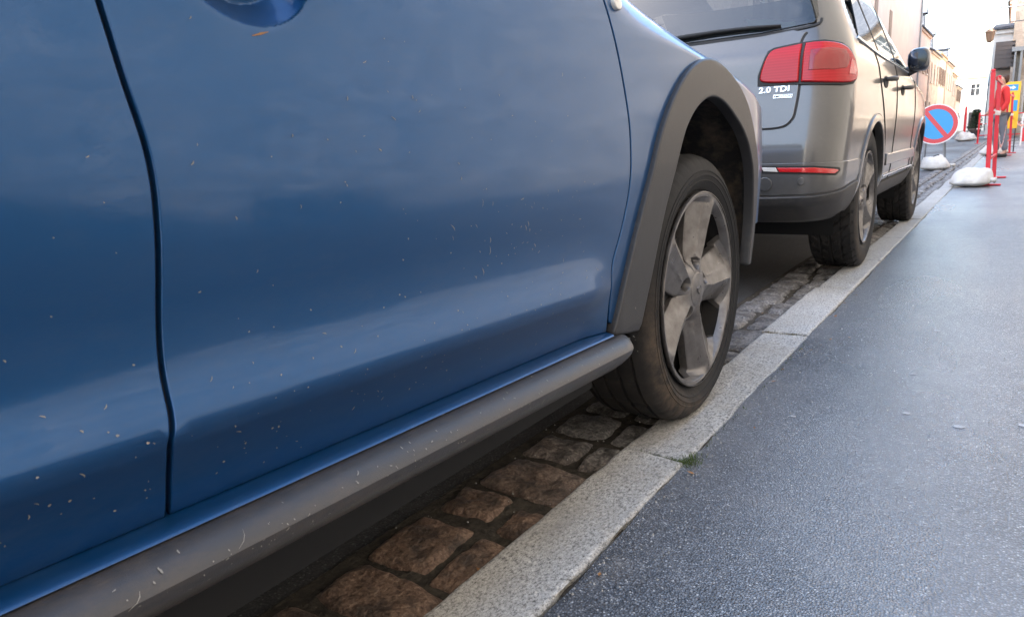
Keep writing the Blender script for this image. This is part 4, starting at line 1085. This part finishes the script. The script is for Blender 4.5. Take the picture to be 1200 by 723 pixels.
for s_ in (-1, 1):
    b.tube([(s_*.12, .03, .50), (s_*.18, -.10, .06), (s_*.19, -.16, .045)], .011, 8); b.tube([(s_*.12, .035, .9), (s_*.16, .32, .045)], .011, 8); b.tube([(s_*.12, .03, .5), (s_*.12, .05, .95)], .011, 8)
b.tube([(-.18, -.09, .08), (.18, -.09, .08)], .010, 8); b.tube([(-.16, .30, .05), (.16, .30, .05)], .010, 8)
b.build('stand', M['metal_grey'], sg)
sandbag(-1.06, 14.22, -.04, .46, .34, .24, .1, 'greyish sandbag lying across the foot of the round no-parking sign', 3)

def barrier(x, y, rz, length, H, label, tilt=0):
    r = empty('barrier', (x, y, 0), rz=rz); tag(r, label, 'barrier', 'red steel barriers along the edge of the pavement')
    for k in (0, 1):
        b = MB(); b.box(-.022, .022, -.022, .022, 0, H-.03, bev=.004); b.box(-.022, .022, -.02, .02, H-.03, H, bev=.01)
        p = b.build('post', M['redm'], r, loc=(0, length*k, 0)); p.rotation_euler = (0, tilt, 0)
        b = MB(); b.box(-.12, .13, -.04, .04, .0, .018, bev=.004); b.build('foot', M['redm'], r, loc=(0, length*k, 0))
    for z, hh in ((H-.12, .04), (H*.62, .03), (.28, .03)):
        b = MB(); b.box(-.010, .010, .022, length-.022, z, z+hh, bev=.003); q = b.build('rail', M['redm'], r); 
    b = MB()
    for i in range(int(length/.16)):
        z = H*.62; b.box(-.014, .014, .06+i*.16, .14+i*.16, z-.006, z+.042)
    b.build('white_band', M['tape_w'], r)
    return r
barrier(-.205, 9.75, radians(-1.5), 1.38, 1.26, 'nearest red steel barrier standing on the kerb beside the large white sandbag', -.03)
barrier(-.135, 18.9, radians(-3), 1.5, 1.36, 'second red steel barrier farther up the pavement in front of the yellow panel', -.03)
barrier(.42, 31, radians(62), 1.7, 1.1, 'far red steel barrier near the houses on the right', 0)
sandbag(-.37, 9.66, 0, .40, .38, .22, -.25, 'large white sandbag on the kerb at the foot of the nearest red barrier', 1)
sandbag(-.37, 19.4, 0, .48, .40, .22, .2, 'white sandbag at the foot of the second red barrier', 5)
def tape(name, pts, w_, label, g='lengths of warning tape on the barriers'):
    b = MB(); P = [Vector(p) for p in pts]; 
    for i in range(len(P)-1):
        d = Vector((0, .012*sin(i*1.7), 1)).normalized()*w_
        b.add([P[i], P[i+1], P[i+1]+d, P[i]+d], [(0, 1, 2, 3)], None, i % 2)
    o = b.build(name, [M['tape_w'], M['redm']]); tag(o, label, 'tape', g)
    md = o.modifiers.new('s', 'SOLIDIFY'); md.thickness = .002
def sag(a, c, n, s_): return [tuple(a[j]+(c[j]-a[j])*k/n-(s_*4*(k/n)*(1-k/n) if j == 2 else 0) for j in range(3)) for k in range(n+1)]
tape('warning_tape', sag((-.17, 11.1, .62), (-.14, 18.9, .80), 24, .42), .05, 'red and white warning tape sagging between the two nearer barriers')
tape('warning_tape', sag((-.09, 20.3, .84), (.42, 31, .8), 24, .25), .05, 'red and white warning tape between the second and the far barrier')
b = MB()
for k in range(7): b.box(-.03, .03, -.03, .03, .30+.13*k, .30+.13*k+.05)
# marker post with a bag in the far road
mp = empty('marker_post', (-1.95, 40.8, -.045)); tag(mp, 'thin red post standing in the roadway far up the street', 'post')
b = MB(); b.tube([(0, 0, 0), (.0, 0, 1.6)], .05, 8); b.build('pole', M['redm'], mp); b = MB(); b.box(-.22, .22, -.2, .2, 0, .06, bev=.01); b.build('base', M['iron'], mp)
sandbag(-1.85, 40.4, -.04, .85, .7, .40, .1, 'white sandbag at the foot of the thin post in the far road', 8)
# yellow works panel
yp = empty('works_sign', (-.155, 21.2, 0)); tag(yp, 'yellow temporary works panel with blue and white pictograms', 'sign')
b = MB(); b.box(-.20, .20, -.01, .01, .55, 1.62, bev=.004); pf = b.build('panel', M['sgn_yellow'], yp)
b = MB(); b.box(-.14, .15, -.014, -.0105, 1.42, 1.56); b.build('blue_square', M['sgn_blue'], pf)
for (x0, x1, z0) in ((-.17, .0, .92), (.045, .165, .95)):
    b = MB(); b.box(x0, x1, -.014, -.0105, z0, 1.20); b.build('blue_square', M['sgn_blue'], pf)
b = MB(); b.grid(lambda t, r: (-.085+r*cos(t), -.0165, 1.165+r*sin(t)), lin(0, 2*pi, 17), [0, .022])
for q in ([(-.105, 1.13), (-.065, 1.13), (-.06, 1.04), (-.105, 1.04)], [(-.105, 1.05), (-.085, 1.05), (-.11, .94), (-.135, .94)], [(-.08, 1.05), (-.06, 1.05), (-.03, .94), (-.05, .94)], [(-.06, 1.12), (-.055, 1.10), (-.02, 1.06), (-.03, 1.09)]):
    b.add([(p[0], -.0165, p[1]) for p in q], [(0, 1, 2, 3)])
b.add([(x, -.0165, z) for x, z in ((-.10, 1.47), (.04, 1.47), (.04, 1.445), (.11, 1.49), (.04, 1.535), (.04, 1.51), (-.10, 1.51))], [tuple(range(7))])
b.build('pictogram', M['sgn_white'], pf)
b = MB()
for s_ in (-.17, .17): b.tube([(s_, .02, 0), (s_, .02, .6)], .014, 8); b.tube([(s_, .02, .9), (s_, .45, 0)], .012, 8)
b.build('stand', M['iron'], yp)
# person in a red jacket
import bmesh
def skin_obj(name, verts, edges, radii, m, parent=None, lvl=2, loc=None):
    bm = bmesh.new(); ly = bm.verts.layers.skin.verify(); vs = [bm.verts.new(v) for v in verts]
    for e in edges: bm.edges.new((vs[e[0]], vs[e[1]]))
    for i, (v, r) in enumerate(zip(vs, radii)): v[ly].radius = r if isinstance(r, tuple) else (r, r); v[ly].use_root = (i == 0)
    me = bpy.data.meshes.new(name); bm.to_mesh(me); bm.free(); me.materials.append(m)
    o = bpy.data.objects.new(name, me); C.objects.link(o)
    if parent: o.parent = parent
    if loc: o.location = loc
    sk = o.modifiers.new('skin', 'SKIN'); sk.use_smooth_shade = True; sb = o.modifiers.new('sub', 'SUBSURF'); sb.levels = lvl; sb.render_levels = lvl
    return o
pr = empty('person', (-.26, 18.2, 0), rz=radians(112)); pr.scale = (.86, .9, .97); tag(pr, 'person with brown hair in a red jacket and grey trousers behind the red barrier', 'person')
bv = [(0, 0, .93), (0, 0, 1.15), (0, .0, 1.36), (0, .01, 1.47), (0, .03, 1.56), (0, .03, 1.66),
      (.09, 0, .86), (.10, .03, .48), (.10, -.02, .09), (.10, .12, .045), (-.09, 0, .86), (-.10, -.06, .48), (-.10, -.12, .09), (-.10, .01, .045),
      (.17, 0, 1.38), (.22, .02, 1.12), (.20, .18, .95), (.19, .24, .90), (-.17, 0, 1.38), (-.23, -.03, 1.12), (-.22, .10, .92), (-.21, .15, .86)]
be = [(0, 1), (1, 2), (2, 3), (3, 4), (4, 5), (0, 6), (6, 7), (7, 8), (8, 9), (0, 10), (10, 11), (11, 12), (12, 13), (2, 14), (14, 15), (15, 16), (16, 17), (2, 18), (18, 19), (19, 20), (20, 21)]
br = [(.13, .10), (.12, .09), (.13, .09), .05, .085, .085, .085, .06, .045, .035, .085, .06, .045, .035, .055, .045, .032, .03, .055, .045, .032, .03]
skin_obj('body', bv, be, br, M['skin'], pr)
skin_obj('jacket', [(0, 0, .90), (0, 0, 1.15), (0, 0, 1.38), (0, .01, 1.46), (.18, 0, 1.39), (.23, .02, 1.12), (.205, .16, .97), (-.18, 0, 1.39), (-.24, -.03, 1.12), (-.225, .08, .94)], [(0, 1), (1, 2), (2, 3), (2, 4), (4, 5), (5, 6), (2, 7), (7, 8), (8, 9)], [(.17, .13), (.155, .12), (.16, .12), .07, .075, .062, .05, .075, .062, .05], M['jacket'], pr)
skin_obj('trousers', [(0, 0, .92), (.09, 0, .84), (.10, .03, .48), (.10, -.02, .12), (-.09, 0, .84), (-.10, -.06, .48), (-.10, -.12, .12)], [(0, 1), (1, 2), (2, 3), (0, 4), (4, 5), (5, 6)], [(.15, .12), .10, .075, .065, .10, .075, .065], M['jeans'], pr)
skin_obj('hair', [(0, 0.0, 1.68), (0, -.035, 1.60), (0, -.05, 1.50)], [(0, 1), (1, 2)], [.095, .095, .05], M['hair'], pr)
b = MB(); 
for s_, yy in ((.10, .05), (-.10, -.05)): b.box(s_-.05, s_+.05, yy-.12, yy+.15, 0, .08, bev=.03)
b.build('shoe', M['shoe'], pr)

# ------------------------------------------------------------------ houses
def wall_mb(b, u0, u1, z0, z1, ops, T, depth=.22):
    """flat wall with real window openings: T maps (u, out, z) to the world"""
    xs = sorted({u0, u1}|{o[0] for o in ops}|{o[1] for o in ops}); zs = sorted({z0, z1}|{o[2] for o in ops}|{o[3] for o in ops})
    for i in range(len(xs)-1):
        for j in range(len(zs)-1):
            cx, cz = (xs[i]+xs[i+1])/2, (zs[j]+zs[j+1])/2
            if any(o[0] < cx < o[1] and o[2] < cz < o[3] for o in ops): continue
            b.add([T(xs[i], 0, zs[j]), T(xs[i+1], 0, zs[j]), T(xs[i+1], 0, zs[j+1]), T(xs[i], 0, zs[j+1])], [(0, 1, 2, 3)])
    for o in ops:
        c = [(o[0], o[2]), (o[1], o[2]), (o[1], o[3]), (o[0], o[3])]
        for k in range(4):
            a, d = c[k], c[(k+1) % 4]
            b.add([T(a[0], 0, a[1]), T(d[0], 0, d[1]), T(d[0], -depth, d[1]), T(a[0], -depth, a[1])], [(0, 1, 2, 3)])
_win = {}
def house(name, label, orig, ang, width, depth, H, m, roofm, cols, rows, roof_h=2.5, group='houses along the street', shutters=None, door=True, z0=-.2, win=True, sills=True, dormers=0, chim=1, cat='house', wh=1.5):
    """front wall along local +x, facing local -y"""
    r = empty(name, orig, rz=ang); tag(r, label, cat, group)
    T = lambda u, o, z: (u, -o, z)
    ops = []; wins = []
    if win:
        fh = H/rows
        for j in range(rows):
            for i in range(cols):
                cx = width*(i+.5)/cols; w_ = .52; zb = j*fh+.95 if j else .9; zt = min(zb+wh+(.3 if j == 0 else 0), (j+1)*fh-.35)
                if j == 0 and door and i == cols//2: ops.append((cx-.5, cx+.5, .0, 2.3)); continue
                ops.append((cx-w_, cx+w_, zb, zt)); wins.append((cx-w_, cx+w_, zb, zt))
    b = MB(); wall_mb(b, 0, width, z0, H, ops, T)
    for (a, c) in (((0, 0), (0, depth)), ((width, 0), (width, depth)), ((0, depth), (width, depth))):
        b.add([(a[0], a[1], z0), (c[0], c[1], z0), (c[0], c[1], H), (a[0], a[1], H)], [(0, 1, 2, 3)])
    for x in (0, width): b.add([(x, 0, H), (x, depth, H), (x, depth/2, H+roof_h)], [(0, 1, 2)])
    b.build('wall', m, r)
    b = MB()
    o_ = .25
    for (y0, y1) in ((-o_, depth/2), (depth+o_, depth/2)):
        zz = H-roof_h*o_/(depth/2)
        b.add([(-.05, y0, zz+.02), (width+.05, y0, zz+.02), (width+.05, y1, H+roof_h+.02), (-.05, y1, H+roof_h+.02), (-.05, y0, zz+.14), (width+.05, y0, zz+.14), (width+.05, y1, H+roof_h+.16), (-.05, y1, H+roof_h+.16)], [(0, 1, 2, 3), (4, 5, 6, 7), (0, 1, 5, 4), (1, 2, 6, 5), (0, 3, 7, 4)])
    rf = b.build('roof', roofm, r)
    for k in range(chim):
        b = MB(); cx = .5 if k == 0 else width-.5; b.box(cx-.45, cx+.45, depth/2-.3, depth/2+.3, H+roof_h-.8, H+roof_h+1.1); b.box(cx-.5, cx+.5, depth/2-.35, depth/2+.35, H+roof_h+1.1, H+roof_h+1.22); b.build('chimney', m, rf)
    for k in range(dormers):
        cx = width*(k+.5)/dormers; b = MB(); b.box(cx-.55, cx+.55, .3, 1.8, H+.15, H+1.5); b.add([(cx-.7, .15, H+1.5), (cx+.7, .15, H+1.5), (cx, .15, H+2.1), (cx-.7, 2.6, H+1.5), (cx+.7, 2.6, H+1.5), (cx, 2.6, H+2.1)], [(0, 1, 2), (0, 2, 5, 3), (1, 2, 5, 4)]); b.build('dormer', roofm, rf)
    b = MB(); b.box(0, width, -.12, -.003, H-.22, H-.04); b.build('cornice', m if m is not M['rubble'] else M['ashlar'], r)
    for (a, c, zb, zt) in wins:
        key = (round(c-a, 2), round(zt-zb, 2))
        if key not in _win:
            W_, H_ = c-a, zt-zb; f = MB(); q = .06
            f.box(0, q, .10, .16, 0, H_); f.box(W_-q, W_, .10, .16, 0, H_); f.box(q, W_-q, .10, .16, 0, q); f.box(q, W_-q, .10, .16, H_-q, H_); f.box(W_/2-.03, W_/2+.03, .105, .155, q, H_-q); f.box(q, W_/2-.03, .115, .15, H_*.62, H_*.62+.03); f.box(W_/2+.03, W_-q, .115, .15, H_*.62, H_*.62+.03)
            g = MB(); g.add([(q*.5, .13, q*.5), (W_-q*.5, .13, q*.5), (W_-q*.5, .13, H_-q*.5), (q*.5, .13, H_-q*.5)], [(0, 1, 2, 3)])
            fo = f.build('window', M['trim'], r); go = g.build('pane', M['win'], fo); _win[key] = (fo.data, go.data); bpy.data.objects.remove(go); bpy.data.objects.remove(fo)
        fo = bpy.data.objects.new('window', _win[key][0]); C.objects.link(fo); fo.parent = r; fo.location = (a, 0, zb)
        go = bpy.data.objects.new('pane', _win[key][1]); C.objects.link(go); go.parent = fo
        if sills:
            b = MB(); b.box(a-.08, c+.08, -.08, -.003, zb-.12, zb-.003); b.build('sill', M['ashlar'], r)
        if shutters:
            for (s0, s1) in ((a-.52, a-.01), (c+.01, c+.52)):
                b = MB(); b.box(s0, s1, -.05, -.004, zb, zt)
                for k in range(9): b.box(s0+.05, s1-.05, -.062, -.05, zb+.08+(zt-zb-.16)*k/9, zb+.08+(zt-zb-.16)*(k+.6)/9)
                b.build('shutter', shutters, r)
    if win and door:
        cx = width*(cols//2+.5)/cols; b = MB(); b.box(cx-.5, cx+.5, .12, .18, 0, 2.3); b.box(cx-.38, cx-.05, .105, .12, .2, 1.0); b.box(cx+.05, cx+.38, .105, .12, .2, 1.0); b.box(cx-.38, cx+.38, .105, .12, 1.2, 2.1)
        d = b.build('door', M['wood'], r); b = MB(); b.lathe([(0, -.03), (.03, -.02), (.03, .02)], 10, Matrix.Translation((cx+.42, .10, 1.05))@Matrix.Rotation(pi/2, 4, 'Z')); b.build('handle', M['chrome'], d)
    return r
R90 = pi/2
# left row: facades look towards +x  (local -y -> +x : rotate +90 deg, local x runs up the street)
LEFT = [(-14, 9, 8.2, 'ashlar', 'slate', 3, 3, None, 'pale stone house opposite, behind the photographer'), (-5, 8, 7.2, 'cream', 'slate', 3, 2, 'shut', 'cream house with brown shutters across the road from the blue car'),
        (3, 9, 8.6, 'pink', 'slate', 3, 3, 'shut2', 'beige house with grey shutters across the road behind the blue car'), (12, 10, 7.8, 'ashlar', 'slate', 4, 2, None, 'wide pale stone house across the road beyond the grey car'),
        (22, 9, 8.4, 'cream', 'tile', 3, 3, 'shut', 'cream house with an ochre roof halfway up the left side')]
for (y, L, H, m_, rm, c_, r_, sh, lab) in LEFT:
    house('house', lab, (-6.6, y, 0), R90, L-.02, 8, H, M[m_], M[rm], c_, r_, shutters=M[sh] if sh else None)
# blank rendered house whose corner shows beside the wing mirror
h0 = house('house', 'tall plain beige rendered house rising behind the wing mirror of the grey car', (-6.0, 31, 0), R90, 28.9, 9, 11.2, M['tan'], M['slate'], 7, 3, win=False, door=False)
b = MB()
for (y_, zb) in ((4.4, 5.2), (9.5, 5.2), (9.5, 1.6), (4.4, 1.6), (14.5, 5.2)): b.box(y_-.5, y_+.5, -.06, -.003, zb-.2, zb); b.box(y_-.45, y_+.45, -.03, -.003, zb, zb+1.7)
b.build('blind_window', M['shut'], h0)
b = MB(); b.tube([(28.3, -.10, -.1), (28.3, -.10, 11.0)], .06, 8); b.build('drainpipe', M['metal_grey'], h0)
FAR = [(60, 7.5, 7.6, 'pink', 'slate', 3, 2, 'shut', 2, 'beige house with slate dormers just past the plain rendered wall'), (67.5, 8, 6.6, 'ashlar', 'slate', 3, 2, None, 1, 'pale stone house second in the far left row'),
       (75.5, 8.5, 7.0, 'cream', 'tile', 3, 2, 'shut', 0, 'cream house with brown shutters in the middle of the far left row'), (84, 8, 6.8, 'pink', 'slate', 3, 2, None, 1, 'beige house with one roof dormer in the far left row'),
       (92, 8, 6.2, 'ashlar', 'tile', 3, 2, None, 0, 'pale stone house fifth in the far left row'), (100, 9, 5.2, 'cream', 'slate', 3, 2, 'shut', 0, 'low cream house last in the far left row')]
for i, (y, L, H, m_, rm, c_, r_, sh, dm, lab) in enumerate(FAR):
    house('house', lab, (-6.0+.12*(i % 2), y, 0), R90, L-.02, 7, H, M[m_], M[rm], c_, r_, shutters=M[sh] if sh else None, roof_h=1.6, dormers=dm, chim=1+(i % 2))
# houses closing the view
house('house', 'white house with an ochre roof closing the end of the street', (-8.2, 112, 0), 0, 4.9, 6, 6.7, M['white'], M['tile'], 2, 2, roof_h=2.4, chim=1)
house('house', 'low white house right of the ochre-roofed one at the end of the street', (-3.2, 114, 0), 0, 9, 6, 5.6, M['white'], M['slate'], 3, 2, roof_h=1.2)
# right row: facades look towards -x
NOWIN = ('rubble stone house beside the pavement next to the blue car', 'rubble stone house on the right beside the grey car')
RIGHT = [(-22, 11, 8.8, 'cream', 'slate', 4, 3, 'shut2', 'cream house behind the photographer on the right'), (-11, 13, 8.6, 'rubble', 'slate', 3, 3, None, 'rubble stone house beside the pavement next to the blue car'),
         (2, 10, 9.0, 'rubble', 'slate', 3, 3, None, 'rubble stone house on the right beside the grey car'), (12, 9, 8.4, 'grime', 'slate', 3, 2, 'shut', 'grey-brown house with brown shutters on the right'),
         (21, 11, 8.0, 'grime', 'tile', 3, 2, None, 'wide grey-brown house on the right'), (32, 12, 8.2, 'ashlar', 'slate', 4, 3, None, 'pale stone house on the right before the projecting one')]
for (y, L, H, m_, rm, c_, r_, sh, lab) in RIGHT:
    house('house', lab, (2.4, y+L, 0), -R90, L-.02, 8, H, M[m_], M[rm], c_, r_, shutters=M[sh] if sh else None, win=lab not in NOWIN, door=False)
# projecting building on the right where the street bends, with a timber bay
pb = house('house', 'tan stone building projecting on the right with a dark timber bay', (-.42, 45, 0), 0, 9, 12, 9.0, M['ashlar'], M['slate'], 4, 3, roof_h=3, door=True)
wf = house('house', 'white-fronted narrow building just left of the dark timber bay', (-1.30, 47, 0), 0, .86, 9, 5.45, M['white'], M['slate'], 1, 2, win=False, door=False, roof_h=.6, chim=0)
b = MB(); b.box(-1.12+1.30-.0, -.30+1.30, -2.0, -.003, 3.42, 4.66)
for k in range(6): b.box(.18+.0, 1.0, -2.015, -2.0, 3.45+k*.2, 3.60+k*.2)
b.build('timber_bay', M['wood'], wf)
for (x, z1) in ((-.36, 3.4), (-.05, 3.9), (.18, 3.9)):
    pass
for (x_, y_, L, H, m_, lab) in ((-.75, 57.2, 15, 8.2, 'pink', 'beige house on the right beyond the projecting building'), (-.9, 72.3, 16, 7.5, 'cream', 'cream house far up the right side of the street'), (-1.0, 88.4, 18, 7.0, 'ashlar', 'pale stone house farthest up the right side')):
    house('house', lab, (x_, y_+L, 0), -R90, L-.02, 8, H, M[m_], M['slate'], 4, 2)  # out of view, added to bounce warm light onto the far left row
b = MB(); b.box(.12, .20, -.5, -.003, 0, 4.1); b.box(.36, .46, -.5, -.003, 0, 4.1); b.box(.0, 2.2, -.55, -.003, 4.1, 4.3); b.build('porch_frame', M['metal_grey'], pb)
# pharmacy-like cross sign, lantern
cr = empty('cross_sign', (-1.02, 30, 4.4)); tag(cr, 'grey cross-shaped shop sign hanging over the pavement on the right', 'sign')
b = MB(); b.box(-.12, .12, -.06, .06, -.36, .36, bev=.01); b.box(-.33, .33, -.055, .055, -.12, .12, bev=.01); b.box(-.20, .20, -.05, .05, -.22, .22, bev=.01); b.build('cross', M['crossm'] if 'crossm' in M else M['metal_grey'], cr)
b = MB(); b.tube([(.33, 0, 0), (3.42, 0, 0)], .02, 8); b.tube([(.2, 0, .5), (3.42, 0, .9)], .012, 8); b.tube([(.2, 0, .15), (.2, 0, .5)], .012, 8); b.build('bracket', M['metal_grey'], cr)
ln = empty('lantern', (-.96, 31, 3.62)); tag(ln, 'brownish wall lantern on a long bracket below the cross sign', 'lantern')
b = MB(); b.lathe([(.0, .30), (.06, .28), (.17, .16), (.15, .14), (.10, -.14), (.05, -.18), (0, -.20)], 6, axis='z'); b.build('lamp_body', M['shut'], ln)
b = MB(); b.tube([(0, 0, .3), (.1, 0, .42), (3.36, 0, .42)], .018, 8); b.build('bracket', M['iron'], ln)
# shrub in a tub at the far end
sh = empty('shrub', (-2.25, 60, -.04)); tag(sh, 'dark green bushy shrub in a tub at the far end of the street', 'shrub')
b = MB(); b.lathe([(0, 0), (.28, 0), (.36, .4), (.33, .42), (.30, .36), (0, .36)], 20, axis='z'); b.build('tub', M['wood'], sh)
b = MB(); b.tube([(0, 0, .3), (.02, 0, .8), (0, .02, 1.4)], [.05, .04, .02], 8); b.build('stem', M['wood'], sh)
b = MB(); bl = MB()
for k in range(2600):
    lay = random.random(); z = .5+1.25*lay; rr = (.62-.34*lay)*(.75+.35*noise.noise(Vector((lay*5, k*.01, 0)))); a = random.uniform(0, 2*pi); q = random.random()**.5
    c_ = Vector((rr*q*cos(a), rr*q*sin(a), z)); n_ = Vector((random.gauss(0, 1), random.gauss(0, 1), random.gauss(0, 1))).normalized(); t_ = n_.orthogonal().normalized()*random.uniform(.03, .055); s_ = n_.cross(t_)*.5
    (b if k % 3 else bl).add([c_-t_, c_+s_, c_+t_, c_-s_], [(0, 1, 2, 3)])
b.build('foliage', M['leafd'], sh); bl.build('foliage', M['leaf'], sh)
# low red sheet fence by the houses on the right
rs = empty('safety_fence', (.16, 27, 0)); tag(rs, 'low red plastic safety panel at the right edge of the photo', 'fence')
b = MB(); b.box(0, 1.4, -.02, .02, .12, .52, bev=.005); b.build('panel', M['red_cloth'], rs)
b = MB(); b.box(0.0, .04, -.03, .03, 0, .95); b.box(1.36, 1.4, -.03, .03, 0, .95); b.box(0.04, 1.36, -.015, .015, .86, .92); b.build('frame', M['tape_w'], rs)
